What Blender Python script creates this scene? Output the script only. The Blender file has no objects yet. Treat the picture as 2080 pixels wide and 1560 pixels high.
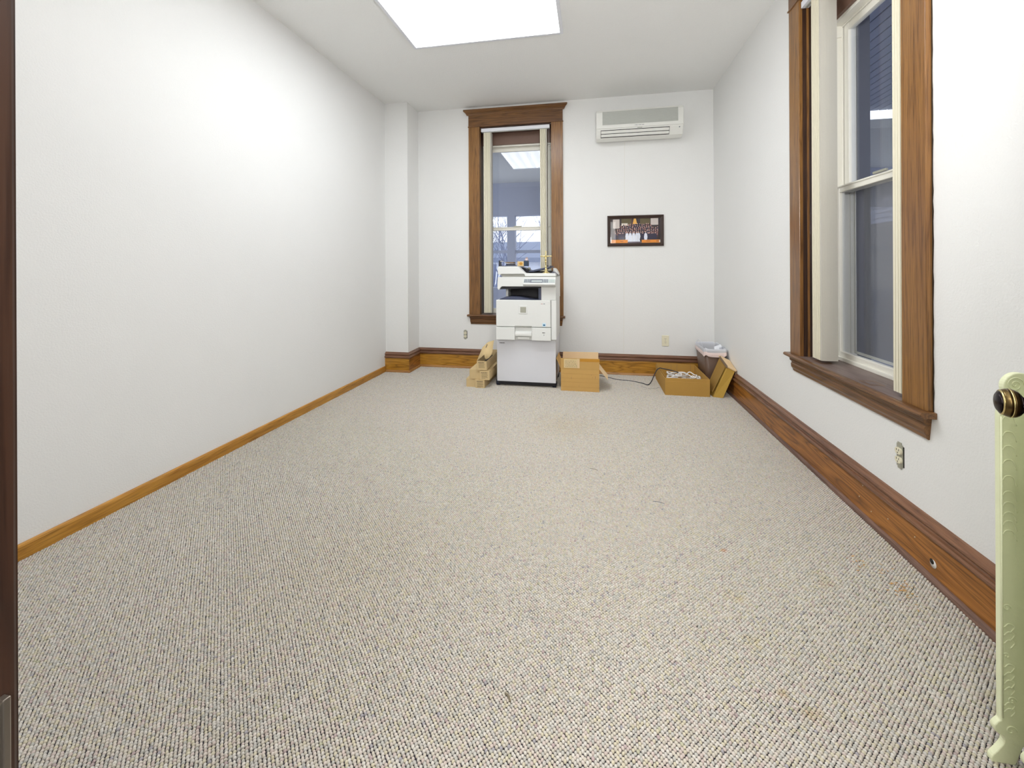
import bpy, bmesh, math, random
from mathutils import Vector, Matrix
random.seed(7)
C = bpy.context.scene.collection
PI = math.pi

# ------------------------------------------------------------------ camera, world, lights, exposure
XL, XR, YB, YC, XC, ZC = -2.4064, 1.3347, 4.9738, 4.6513, -2.1219, 3.189
YF = 0.20                                   # room side of the wall with the doorway
cam = bpy.data.cameras.new('camera'); camo = bpy.data.objects.new('camera', cam); C.objects.link(camo)
cam.sensor_width = 36.0; cam.lens = 854.93 / 2080 * 36; cam.shift_y = -(780 - 540.3266) / 2080
cam.clip_start = 0.02
camo.rotation_mode = 'XYZ'
camo.matrix_world = (Matrix.Translation((0, 0, 1.25)) @ Matrix.Rotation(math.radians(10.623), 4, 'Z')
                     @ Matrix.Rotation(math.radians(90), 4, 'X') @ Matrix.Rotation(math.radians(-0.2619), 4, 'Z'))
S = bpy.context.scene; S.camera = camo
S.view_settings.view_transform = 'Standard'; S.view_settings.look = 'None'
S.view_settings.gamma = 1.0; S.view_settings.use_curve_mapping = False
S.view_settings.exposure = 0.10
LAMP = 9.3; FILL_HALL = 75.0; FILL_UP = 44.0; FILL_NEAR = 17.0; SKY = 1.3

w = bpy.data.worlds.new('sky'); S.world = w; w.use_nodes = True
nt = w.node_tree; bg = nt.nodes['Background']
tc = nt.nodes.new('ShaderNodeTexCoord'); ns = nt.nodes.new('ShaderNodeTexNoise')
ns.inputs['Scale'].default_value = 1.6; ns.inputs['Detail'].default_value = 3
cr = nt.nodes.new('ShaderNodeValToRGB')
cr.color_ramp.elements[0].position = .35; cr.color_ramp.elements[0].color = (.84, .89, 1.0, 1)
cr.color_ramp.elements[1].position = .65; cr.color_ramp.elements[1].color = (.96, .98, 1.0, 1)
nt.links.new(tc.outputs['Generated'], ns.inputs['Vector']); nt.links.new(ns.outputs['Fac'], cr.inputs[0])
nt.links.new(cr.outputs[0], bg.inputs['Color']); bg.inputs['Strength'].default_value = SKY * 1.35

def area(name, loc, rot, size, power, col):
    l = bpy.data.lights.new(name, 'AREA'); l.shape = 'RECTANGLE'; l.size, l.size_y = size
    l.energy = power; l.color = col
    o = bpy.data.objects.new(name, l); C.objects.link(o); o.location = loc; o.rotation_euler = rot
    return o
area('hall_fill', (0.1, -1.6, 2.3), (math.radians(75), 0, 0), (2.0, 1.2), FILL_HALL, (1.0, .98, .95))  # unseen lamp added beyond the doorway to brighten the room
# unseen fill lamp added to brighten the ceiling, aimed upward
area('upward_fill', (.30, .32, 1.85), (math.radians(180 - 24), math.radians(12), 0), (.3, .3), FILL_UP, (1.0, 1.0, 1.0))
pl = bpy.data.lights.new('doorway_fill', 'POINT'); pl.energy = FILL_NEAR; pl.shadow_soft_size = .14; pl.color = (1, .99, .97)  # unseen lamp added near the doorway to lift radiator and near walls
plo = bpy.data.objects.new('doorway_fill', pl); C.objects.link(plo); plo.location = (.2, .32, 1.95)

# ------------------------------------------------------------------ materials
def srgb(r, g, b):
    f = lambda c: (c / 255) / 12.92 if c / 255 <= .04045 else ((c / 255 + .055) / 1.055) ** 2.4
    return (f(r), f(g), f(b), 1)
def newmat(name):
    m = bpy.data.materials.new(name); m.use_nodes = True
    return m, m.node_tree, m.node_tree.nodes['Principled BSDF']
def plain(name, col, rough=.5, metal=0, var=.04, scale=30, bump=0, bscale=200, spec=.5):
    m, t, b = newmat(name)
    b.inputs['Roughness'].default_value = rough; b.inputs['Metallic'].default_value = metal
    b.inputs['Specular IOR Level'].default_value = spec
    c = t.nodes.new('ShaderNodeTexCoord'); n = t.nodes.new('ShaderNodeTexNoise')
    n.inputs['Scale'].default_value = scale; n.inputs['Detail'].default_value = 4
    t.links.new(c.outputs['Object'], n.inputs['Vector'])
    r = t.nodes.new('ShaderNodeValToRGB')
    r.color_ramp.elements[0].color = tuple(x * (1 - var) for x in col[:3]) + (1,)
    r.color_ramp.elements[1].color = tuple(min(1, x * (1 + var)) for x in col[:3]) + (1,)
    t.links.new(n.outputs['Fac'], r.inputs[0]); t.links.new(r.outputs[0], b.inputs['Base Color'])
    if bump:
        n2 = t.nodes.new('ShaderNodeTexNoise'); n2.inputs['Scale'].default_value = bscale
        n2.inputs['Detail'].default_value = 3
        t.links.new(c.outputs['Object'], n2.inputs['Vector'])
        bp = t.nodes.new('ShaderNodeBump'); bp.inputs['Strength'].default_value = bump
        bp.inputs['Distance'].default_value = .004
        t.links.new(n2.outputs['Fac'], bp.inputs['Height']); t.links.new(bp.outputs[0], b.inputs['Normal'])
    return m
def wood(name, axis, light, mid, dark, rough=.32, k=9.0, cross=7.0, along=.75, ring=.5):
    """oak: contour lines of a stretched noise give the cathedral figure, a finer one the pores"""
    m, t, b = newmat(name); N = t.nodes; Lk = t.links
    c = N.new('ShaderNodeTexCoord')
    def mp(cr_, al):
        q = N.new('ShaderNodeMapping'); s = [cr_] * 3; s['XYZ'.index(axis)] = al
        q.inputs['Scale'].default_value = s; Lk.new(c.outputs['Object'], q.inputs['Vector']); return q
    def nz(mpn, det, dist=0):
        q = N.new('ShaderNodeTexNoise'); q.inputs['Scale'].default_value = 1; q.inputs['Detail'].default_value = det
        q.inputs['Distortion'].default_value = dist; Lk.new(mpn.outputs[0], q.inputs['Vector']); return q
    a = nz(mp(cross, along), 1.5, .25)
    mu = N.new('ShaderNodeMath'); mu.operation = 'MULTIPLY'; mu.inputs[1].default_value = k
    pp = N.new('ShaderNodeMath'); pp.operation = 'PINGPONG'; pp.inputs[1].default_value = .5
    Lk.new(a.outputs['Fac'], mu.inputs[0]); Lk.new(mu.outputs[0], pp.inputs[0])
    m2 = N.new('ShaderNodeMath'); m2.operation = 'MULTIPLY'; m2.inputs[1].default_value = 2; Lk.new(pp.outputs[0], m2.inputs[0])
    r = N.new('ShaderNodeValToRGB'); e = r.color_ramp.elements
    e[0].position = 0; e[0].color = dark; e[1].position = 1; e[1].color = light
    x = e.new(.22); x.color = mid
    Lk.new(m2.outputs[0], r.inputs[0])
    br = nz(mp(2.2, .5), 2)
    r2 = N.new('ShaderNodeValToRGB'); r2.color_ramp.elements[0].position = .35; r2.color_ramp.elements[1].position = .65
    r2.color_ramp.elements[0].color = mid; r2.color_ramp.elements[1].color = light
    Lk.new(br.outputs['Fac'], r2.inputs[0])
    mx = N.new('ShaderNodeMixRGB'); mx.inputs[0].default_value = ring
    Lk.new(r2.outputs[0], mx.inputs[1]); Lk.new(r.outputs[0], mx.inputs[2])
    po = nz(mp(230, 7), 3)
    r3 = N.new('ShaderNodeValToRGB'); r3.color_ramp.elements[0].position = .36; r3.color_ramp.elements[1].position = .5
    r3.color_ramp.elements[0].color = (.45, .42, .42, 1); r3.color_ramp.elements[1].color = (1, 1, 1, 1)
    Lk.new(po.outputs['Fac'], r3.inputs[0])
    mm = N.new('ShaderNodeMixRGB'); mm.blend_type = 'MULTIPLY'; mm.inputs[0].default_value = .65
    Lk.new(mx.outputs[0], mm.inputs[1]); Lk.new(r3.outputs[0], mm.inputs[2])
    Lk.new(mm.outputs[0], b.inputs['Base Color'])
    b.inputs['Roughness'].default_value = rough
    bp = N.new('ShaderNodeBump'); bp.inputs['Strength'].default_value = .12; bp.inputs['Distance'].default_value = .002
    Lk.new(po.outputs['Fac'], bp.inputs['Height']); Lk.new(bp.outputs[0], b.inputs['Normal'])
    return m
def glassmat(name, tint=(1, 1, 1, 1), ior=1.6):
    m = bpy.data.materials.new(name); m.use_nodes = True; t = m.node_tree; t.nodes.clear()
    o = t.nodes.new('ShaderNodeOutputMaterial'); tr = t.nodes.new('ShaderNodeBsdfTransparent')
    tr.inputs[0].default_value = tint
    g = t.nodes.new('ShaderNodeBsdfGlossy'); g.inputs['Roughness'].default_value = .015
    f = t.nodes.new('ShaderNodeFresnel')
    ge = t.nodes.new('ShaderNodeNewGeometry'); mr = t.nodes.new('ShaderNodeMapRange')     # same reflectance from either side of the pane
    mr.inputs['To Min'].default_value = ior; mr.inputs['To Max'].default_value = 1 / ior
    t.links.new(ge.outputs['Backfacing'], mr.inputs['Value']); t.links.new(mr.outputs[0], f.inputs[0])
    x = t.nodes.new('ShaderNodeMixShader')
    t.links.new(f.outputs[0], x.inputs[0]); t.links.new(tr.outputs[0], x.inputs[1]); t.links.new(g.outputs[0], x.inputs[2])
    t.links.new(x.outputs[0], o.inputs[0]); return m
def screenmat(name, cover, col):
    m = bpy.data.materials.new(name); m.use_nodes = True; t = m.node_tree; t.nodes.clear()
    o = t.nodes.new('ShaderNodeOutputMaterial'); tr = t.nodes.new('ShaderNodeBsdfTransparent')
    d = t.nodes.new('ShaderNodeBsdfDiffuse'); d.inputs[0].default_value = col
    x = t.nodes.new('ShaderNodeMixShader'); x.inputs[0].default_value = cover
    t.links.new(tr.outputs[0], x.inputs[1]); t.links.new(d.outputs[0], x.inputs[2]); t.links.new(x.outputs[0], o.inputs[0])
    return m

M = {}
M['wall'] = plain('wall_paint', (.86, .86, .845, 1), .75, var=.012, scale=3, bump=.35, bscale=130)
M['ceil'] = plain('ceiling_texture', (.93, .93, .91, 1), .9, var=.02, scale=90, bump=.6, bscale=110)
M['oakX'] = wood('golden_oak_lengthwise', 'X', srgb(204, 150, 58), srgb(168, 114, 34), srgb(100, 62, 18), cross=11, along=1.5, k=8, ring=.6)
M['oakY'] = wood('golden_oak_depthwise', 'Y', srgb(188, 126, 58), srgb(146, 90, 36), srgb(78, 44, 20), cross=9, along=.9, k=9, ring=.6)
M['oakL'] = wood('honey_oak', 'Y', srgb(206, 152, 66), srgb(180, 124, 44), srgb(140, 90, 30), cross=22, along=1.2, k=6, ring=.45)
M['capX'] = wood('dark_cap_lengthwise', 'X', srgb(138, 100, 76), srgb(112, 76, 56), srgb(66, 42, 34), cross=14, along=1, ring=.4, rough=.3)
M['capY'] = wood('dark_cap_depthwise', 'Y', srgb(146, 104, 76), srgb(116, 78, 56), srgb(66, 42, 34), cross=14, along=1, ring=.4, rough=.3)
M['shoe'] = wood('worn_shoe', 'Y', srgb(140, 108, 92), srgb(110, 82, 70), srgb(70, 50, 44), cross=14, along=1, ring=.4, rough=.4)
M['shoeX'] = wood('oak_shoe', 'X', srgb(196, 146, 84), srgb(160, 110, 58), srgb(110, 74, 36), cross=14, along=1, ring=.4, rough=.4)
M['casZ'] = wood('dark_oak_upright', 'Z', srgb(158, 114, 62), srgb(124, 84, 46), srgb(74, 48, 28), cross=17, along=.6, k=8, ring=.45, rough=.28)
M['casX'] = wood('dark_oak_level', 'X', srgb(142, 100, 58), srgb(108, 74, 46), srgb(62, 42, 30), cross=14, along=.8, k=8, ring=.45, rough=.28)
M['stool'] = wood('faded_sill_oak', 'X', srgb(142, 124, 118), srgb(122, 104, 98), srgb(92, 74, 68), cross=12, along=1, ring=.3, rough=.4)
M['jamb'] = wood('dark_jamb', 'Z', srgb(74, 50, 36), srgb(56, 36, 27), srgb(32, 22, 18), cross=10, along=.8, ring=.5, rough=.35)
M['header'] = plain('brown_header_paint', srgb(118, 90, 76), .5, var=.06)
M['vinyl'] = plain('cream_vinyl', srgb(240, 237, 226), .4, var=.015)
M['whitev'] = plain('white_enamel', srgb(236, 238, 244), .35, var=.01)
M['slat'] = plain('cream_blind_slat', srgb(232, 226, 202), .55, var=.02)
M['slatshade'] = plain('shaded_blind_slat', srgb(200, 196, 184), .7, var=.04, scale=160)
M['glass'] = glassmat('window_glass', (.96, .975, 1, 1))
M['glassin'] = glassmat('picture_glass', (1, 1, 1, 1), 1.25)
M['screen'] = screenmat('insect_screen', .55, srgb(150, 150, 158))
M['copier'] = plain('copier_white_plastic', srgb(232, 233, 230), .45, var=.012)
M['cabinet'] = plain('cabinet_white_steel', srgb(226, 227, 233), .4, var=.01)
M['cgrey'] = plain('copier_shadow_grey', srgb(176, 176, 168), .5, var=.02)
M['black'] = plain('black_plastic', srgb(34, 33, 38), .45, var=.1)
M['navy'] = plain('slate_blue_plastic', srgb(72, 78, 100), .35, var=.06)
M['lcd'] = plain('grey_display', srgb(186, 194, 194), .25, var=.03)
M['btn'] = plain('grey_button', srgb(112, 116, 128), .5, var=.05)
M['btn2'] = plain('pale_button', srgb(196, 206, 196), .5, var=.05)
M['silver'] = plain('silver_badge', srgb(182, 182, 168), .4, .5, var=.03)
M['blue'] = plain('blue_sticker', srgb(60, 140, 190), .5, var=.04)
M['sticker'] = plain('white_sticker', srgb(214, 236, 246), .5, var=.02)
M['red'] = plain('pale_red_print', srgb(190, 140, 136), .5)
M['ink'] = plain('dark_print_ink', srgb(56, 46, 42), .6, var=.1)
M['rubber'] = plain('dark_rubber', srgb(36, 42, 62), .5, var=.1)
M['card'] = plain('brown_cardboard', srgb(208, 166, 98), .85, var=.05, scale=14, bump=.1, bscale=300)
M['card2'] = plain('pale_cardboard', srgb(238, 208, 164), .85, var=.04, scale=14)
M['card3'] = plain('kraft_cardboard', srgb(214, 188, 140), .85, var=.04, scale=20)
M['card4'] = plain('ochre_cardboard', srgb(188, 146, 72), .85, var=.06, scale=10)
M['cardy'] = plain('yellowed_cardboard', srgb(196, 158, 70), .85, var=.06, scale=12)
M['cardshade'] = plain('shaded_cardboard', srgb(160, 124, 58), .85, var=.1, scale=12)  # cardboard colour darkened for the shaded side of the leaning carton
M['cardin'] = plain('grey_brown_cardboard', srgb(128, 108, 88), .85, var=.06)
M['tape'] = plain('amber_packing_tape', srgb(206, 148, 56), .2, var=.03)
M['paperlab'] = plain('taped_shipping_label', srgb(232, 208, 158), .35, var=.05, scale=60)
M['bin'] = plain('brown_bin_plastic', srgb(98, 74, 58), .4, var=.05)
M['brass'] = plain('polished_brass', srgb(222, 204, 146), .25, 1, var=.05)
M['oldbrass'] = plain('antique_brass', srgb(112, 94, 60), .3, 1, var=.35, scale=60)
M['darkbrass'] = plain('blackened_brass', srgb(44, 38, 40), .25, .9, var=.2, scale=60)
M['steel'] = plain('worn_steel', srgb(150, 142, 132), .3, .9, var=.15)
M['ivory'] = plain('ivory_plastic', srgb(236, 230, 204), .4, var=.02)
M['slot'] = plain('dark_slot', srgb(40, 36, 32), .8)
M['acw'] = plain('air_conditioner_white', srgb(236, 236, 230), .4, var=.012)
M['acg'] = plain('air_conditioner_grille', srgb(204, 206, 200), .5, var=.02)
M['frame'] = plain('dark_walnut_frame', srgb(62, 46, 40), .35, var=.15, scale=40)
M['radi'] = plain('pale_green_radiator_paint', srgb(234, 238, 200), .42, var=.06, scale=9, bump=.25, bscale=60)
M['cord'] = plain('black_cord', srgb(38, 40, 52), .45)
M['wcord'] = plain('white_cord', srgb(242, 240, 238), .5)
M['siding'] = plain('grey_blue_siding', srgb(176, 182, 200), .7, var=.05)
M['house'] = plain('pale_siding', srgb(240, 243, 250), .7, var=.03)
M['roof'] = plain('grey_shingle', srgb(120, 130, 152), .8, var=.1, scale=20)
M['porch'] = plain('porch_grey_paint', srgb(172, 177, 194), .6, var=.04)
M['porchceil'] = plain('porch_ceiling_paint', srgb(224, 224, 218), .7, var=.05)
M['fencewood'] = plain('weathered_fence', srgb(150, 148, 144), .85, var=.12, scale=6)
M['mould'] = plain('dark_outer_mould', srgb(112, 114, 122), .7)
M['bark'] = plain('grey_bark', srgb(126, 134, 160), .9, var=.12)
M['ground'] = plain('winter_ground', srgb(212, 214, 220), .9, var=.15, scale=2)
M['sealwhite'] = plain('old_plaster_edge', srgb(60, 48, 36), .9, var=.5, scale=60)

def binliner():
    m = bpy.data.materials.new('thin_white_liner'); m.use_nodes = True; t = m.node_tree; b = t.nodes['Principled BSDF']
    b.inputs['Base Color'].default_value = srgb(244, 245, 250); b.inputs['Roughness'].default_value = .35
    o = t.nodes['Material Output']; tr = t.nodes.new('ShaderNodeBsdfTranslucent'); tr.inputs[0].default_value = (.85, .88, .95, 1)
    x = t.nodes.new('ShaderNodeMixShader'); x.inputs[0].default_value = .35
    t.links.new(b.outputs[0], x.inputs[1]); t.links.new(tr.outputs[0], x.inputs[2]); t.links.new(x.outputs[0], o.inputs[0])
    return m
M['liner'] = binliner()
M['pinkliner'] = plain('pink_liner_band', srgb(242, 222, 218), .4, var=.1, scale=25)

# ------------------------------------------------------------------ mesh helpers
class MB:
    def __init__(s): s.v = []; s.f = []; s.m = []; s.mats = []; s.cur = 0; s.sm = []
    def mat(s, m):
        if m not in s.mats: s.mats.append(m)
        s.cur = s.mats.index(m); return s
    def add(s, vs, fs, smooth=False):
        n = len(s.v); s.v += [tuple(p) for p in vs]
        for f in fs: s.f.append([n + i for i in f]); s.m.append(s.cur); s.sm.append(smooth)
        return s
    def box(s, x0, x1, y0, y1, z0, z1):
        x0, x1 = sorted((x0, x1)); y0, y1 = sorted((y0, y1)); z0, z1 = sorted((z0, z1))
        return s.add([(x0, y0, z0), (x1, y0, z0), (x1, y1, z0), (x0, y1, z0), (x0, y0, z1), (x1, y0, z1), (x1, y1, z1), (x0, y1, z1)],
                     [(0, 3, 2, 1), (4, 5, 6, 7), (0, 1, 5, 4), (1, 2, 6, 5), (2, 3, 7, 6), (3, 0, 4, 7)])
    def hexa(s, p):       # 8 corners: bottom 4 ccw, top 4 ccw
        return s.add(p, [(0, 3, 2, 1), (4, 5, 6, 7), (0, 1, 5, 4), (1, 2, 6, 5), (2, 3, 7, 6), (3, 0, 4, 7)])
    def slab(s, a, b, c, d, th):   # quad with thickness along its normal
        a, b, c, d = map(Vector, (a, b, c, d)); n = (b - a).cross(d - a).normalized() * th
        return s.hexa([a, b, c, d, a + n, b + n, c + n, d + n])
    def prism(s, poly, axis, a, b, smooth=False):
        """poly of 2-D points extruded along axis between a and b; the 2-D axes are the remaining ones in xyz order"""
        n = len(poly); ar = sum(poly[i][0] * poly[(i + 1) % n][1] - poly[(i + 1) % n][0] * poly[i][1] for i in range(n))
        def P(q, t):
            l = list(q); l.insert('XYZ'.index(axis), t); return tuple(l)
        vs = [P(q, a) for q in poly] + [P(q, b) for q in poly]
        fl = (ar > 0) ^ (axis == 'Y') ^ (b < a)
        fs = [tuple(range(n))[::-1] if fl else tuple(range(n)), tuple(range(n, 2 * n)) if fl else tuple(range(n, 2 * n))[::-1]]
        for i in range(n):
            j = (i + 1) % n
            fs.append((i, j, n + j, n + i) if fl else (j, i, n + i, n + j))
        k = len(s.f); s.add(vs, fs)
        if smooth:
            for q in range(k + 2, len(s.f)): s.sm[q] = True
        return s
    def lathe(s, prof, c=(0, 0, 0), seg=20, mtx=None, mats=None):
        vs = []; fs = []
        for r, z in prof:
            for k in range(seg):
                a = 2 * PI * k / seg; vs.append(Vector((r * math.cos(a), r * math.sin(a), z)))
        for i in range(len(prof) - 1):
            for k in range(seg):
                k2 = (k + 1) % seg; fs.append((i * seg + k, i * seg + k2, (i + 1) * seg + k2, (i + 1) * seg + k))
        if prof[0][0] > 1e-6: fs.append(tuple(range(seg))[::-1])
        if prof[-1][0] > 1e-6: fs.append(tuple((len(prof) - 1) * seg + k for k in range(seg)))
        if mtx: vs = [mtx @ p for p in vs]
        return s.add([(p[0] + c[0], p[1] + c[1], p[2] + c[2]) for p in vs], fs, True)
    def tube(s, pts, r, seg=8, smooth=True):
        pts = [Vector(p) for p in pts]; n = len(pts); rs = r if isinstance(r, (list, tuple)) else [r] * n
        vs = []; fs = []; up = None
        for i, p in enumerate(pts):
            d = (pts[min(i + 1, n - 1)] - pts[max(i - 1, 0)]).normalized()
            if up is None: up = d.orthogonal().normalized()
            up = (up - d * up.dot(d)).normalized(); sd = d.cross(up)
            for k in range(seg):
                a = 2 * PI * k / seg; vs.append(p + (up * math.cos(a) + sd * math.sin(a)) * rs[i])
        for i in range(n - 1):
            for k in range(seg):
                k2 = (k + 1) % seg; fs.append((i * seg + k, i * seg + k2, (i + 1) * seg + k2, (i + 1) * seg + k))
        fs.append(tuple(range(seg))[::-1]); fs.append(tuple((n - 1) * seg + k for k in range(seg)))
        return s.add(vs, fs, smooth)
    def ball(s, c, r, seg=12, sc=(1, 1, 1)):
        pr = [(max(1e-7, r * math.sin(PI * i / (seg // 2))), -r * math.cos(PI * i / (seg // 2))) for i in range(seg // 2 + 1)]
        m = Matrix.Diagonal(Vector(sc)).to_4x4()
        return s.lathe(pr, c, seg, m)
    def build(s, name, mat=None, parent=None, bevel=0, seg=2, loc=None, rot=None, fix=True):
        me = bpy.data.meshes.new(name); me.from_pydata(s.v, [], s.f)
        mats = s.mats if s.mats else [mat]
        for q in mats: me.materials.append(M[q] if isinstance(q, str) else q)
        me.polygons.foreach_set('material_index', s.m); me.polygons.foreach_set('use_smooth', s.sm)
        if fix:
            b = bmesh.new(); b.from_mesh(me); bmesh.ops.recalc_face_normals(b, faces=b.faces); b.to_mesh(me); b.free()
        me.update()
        o = bpy.data.objects.new(name, me); C.objects.link(o)
        if parent: o.parent = parent
        if loc: o.location = loc
        if rot: o.rotation_euler = rot
        if bevel:
            bv = o.modifiers.new('bevel', 'BEVEL'); bv.width = bevel; bv.segments = seg; bv.limit_method = 'ANGLE'
            bv.angle_limit = math.radians(40)
            bv.harden_normals = False
        return o
def empty(name, loc=(0, 0, 0), rotz=0):
    o = bpy.data.objects.new(name, None); C.objects.link(o); o.location = loc; o.rotation_euler = (0, 0, rotz)
    o.empty_display_size = .05; return o
def tag(o, label, cat, group=None):
    o['label'] = label; o['category'] = cat
    if group: o['group'] = group
    return o
def struct(o): o['kind'] = 'structure'; return o
def thing(name, label, cat, loc=(0, 0, 0), rotz=0, group=None): return tag(empty(name, loc, rotz), label, cat, group)
def bez(pts, n=8):       # Catmull-Rom through points
    P = [Vector(p) for p in pts]; P = [P[0] * 2 - P[1]] + P + [P[-1] * 2 - P[-2]]; out = []
    for i in range(1, len(P) - 2):
        for k in range(n):
            t = k / n; a, b, c, d = P[i - 1:i + 3]
            out.append(.5 * ((2 * b) + (-a + c) * t + (2 * a - 5 * b + 4 * c - d) * t * t + (-a + 3 * b - 3 * c + d) * t ** 3))
    out.append(P[-2]); return out

# ------------------------------------------------------------------ room shell
T = .35
floor = struct(MB().box(XL - .2, XR + T, -2.4, YB + T, -.12, 0).build('floor', plain('carpet_backing', srgb(46, 42, 52), .95, var=.1, scale=90)))
struct(MB().box(XL - .2, XR + T, -2.4, YB + T, ZC, ZC + .15).build('ceiling', 'ceil'))
struct(MB().box(XL - .2, XL, -2.4, YB + T, 0, ZC).build('wall_left', 'wall'))
struct(MB().box(XL, XC, YC, YB, 0, ZC).build('wall_corner', 'wall'))
WB = dict(c=-.89, h=.435, z0=.635, z1=2.925)        # back window opening
WR = dict(c=2.5375, h=.448, z0=.635, z1=2.925)      # right window opening
mb = MB(); a, b = WB['c'] - WB['h'] - .02, WB['c'] + WB['h'] + .02
mb.box(XL, a, YB, YB + T, 0, ZC); mb.box(b, XR + T, YB, YB + T, 0, ZC)
mb.box(a, b, YB, YB + T, 0, WB['z0']); mb.box(a, b, YB, YB + T, WB['z1'] + .02, ZC)
struct(mb.build('wall_back', 'wall'))
mb = MB(); a, b = WR['c'] - WR['h'] - .02, WR['c'] + WR['h'] + .02
mb.box(XR, XR + T, -2.4, a, 0, ZC); mb.box(XR, XR + T, b, YB, 0, ZC)
mb.box(XR, XR + T, a, b, 0, WR['z0']); mb.box(XR, XR + T, a, b, WR['z1'] + .02, ZC)
struct(mb.build('wall_right', 'wall'))
DX0, DX1, DZ = -.352, .56, 2.25                        # doorway
mb = MB(); mb.box(XL, DX0 - .02, .04, YF, 0, ZC); mb.box(DX1 + .02, XR, .04, YF, 0, ZC); mb.box(DX0 - .02, DX1 + .02, .04, YF, DZ + .02, ZC)
struct(mb.build('wall_front', 'wall'))
struct(MB().box(XL, XR, -2.4, -2.25, 0, ZC).build('wall_hall', 'wall'))
# faint joint line of the wall board on the back wall
struct(MB().add([(.3835, YB - .0006, 2.66), (.387, YB - .0006, 2.66), (.366, YB - .0006, .24), (.3625, YB - .0006, .24)], [(0, 1, 2, 3)])
       .build('trim_1', plain('wall_joint', (.80, .78, .71, 1), .8, var=.02), fix=False))

# ------------------------------------------------------------------ skirting
def sweep(path, prof, i, mat, name, parent):
    """profile (offset from wall, z) along segment i of a plan polyline, mitred at its ends; room lies to the right of the path"""
    P = [Vector((x, y)) for x, y in path]
    def nrm(k): d = (P[k + 1] - P[k]).normalized(); return Vector((d.y, -d.x))
    def off(k, o):
        if k == 0: return P[0] + nrm(0) * o
        if k == len(P) - 1: return P[-1] + nrm(k - 1) * o
        n1, n2 = nrm(k - 1), nrm(k); mm = (n1 + n2); return P[k] + mm * (o / (mm.dot(n1)))
    vs = []; n = len(prof)
    for k in (i, i + 1):
        for o, z in prof: q = off(k, o); vs.append((q.x, q.y, z))
    fs = [(j, (j + 1) % n, n + (j + 1) % n, n + j) for j in range(n)] + [tuple(range(n))[::-1], tuple(range(n, 2 * n))]
    return MB().add(vs, fs).build(name, mat, parent)
path = [(XL, YC), (XC, YC), (XC, YB), (XR, YB), (XR, YF)]
P_shoe = [(0, 0), (.036, 0), (.036, .012), (.033, .020), (.027, .027), (.0205, .029), (0, .029)]
P_board = [(0, .026), (.021, .026), (.021, .158), (.018, .166), (.012, .170), (0, .170)]
P_cap = [(0, .168), (.013, .168), (.030, .170), (.034, .176), (.034, .184), (.029, .191), (.021, .194), (.018, .199),
         (.021, .206), (.027, .210), (.027, .217), (.021, .223), (.013, .228), (.009, .235), (0, .2379)]
for segs, nm in (((0, 1), 'baseboard_corner'), ((2,), 'baseboard_back'), ((3,), 'baseboard_right')):
    e = struct(empty(nm, (0, 0, 0)))
    for i in segs:
        X = i in (0, 2)
        sweep(path, P_board, i, 'oakX' if X else 'oakY', 'board', e)
        sweep(path, P_cap, i, 'capX' if X else 'capY', 'cap_moulding', e)
        sweep(path, P_shoe, i, 'shoeX' if i < 3 else 'shoe', 'shoe_moulding', e)
    if nm == 'baseboard_right':
        MB().lathe([(.016, 0), (.016, .0008)], mtx=Matrix.Rotation(-PI / 2, 4, 'Y'), c=(XR - .0212, 1.925, .075), seg=16).build('drilled_hole', 'wcord', e)
        MB().lathe([(.010, 0), (.010, .0008)], mtx=Matrix.Rotation(-PI / 2, 4, 'Y'), c=(XR - .0222, 1.930, .081), seg=16).build('hole_shadow', 'slot', e)
        for y, z in ((2.359, .159), (2.387, .091), (2.296, .067), (2.18, .10), (2.02, .12)):
            MB().lathe([(.0028, 0), (.0028, .0006)], mtx=Matrix.Rotation(-PI / 2, 4, 'Y'), c=(XR - .0212, y, z), seg=8).build('nail_hole', 'ivory', e)
lb = [(XL, YF), (XL, YC - .036)]
struct(sweep([(XL, YF), (XL, YC - .03)], [(0, 0), (.015, 0), (.015, .060), (.012, .068), (.006, .072), (0, .072)], 0, 'oakL', 'baseboard_left', None))

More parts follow.
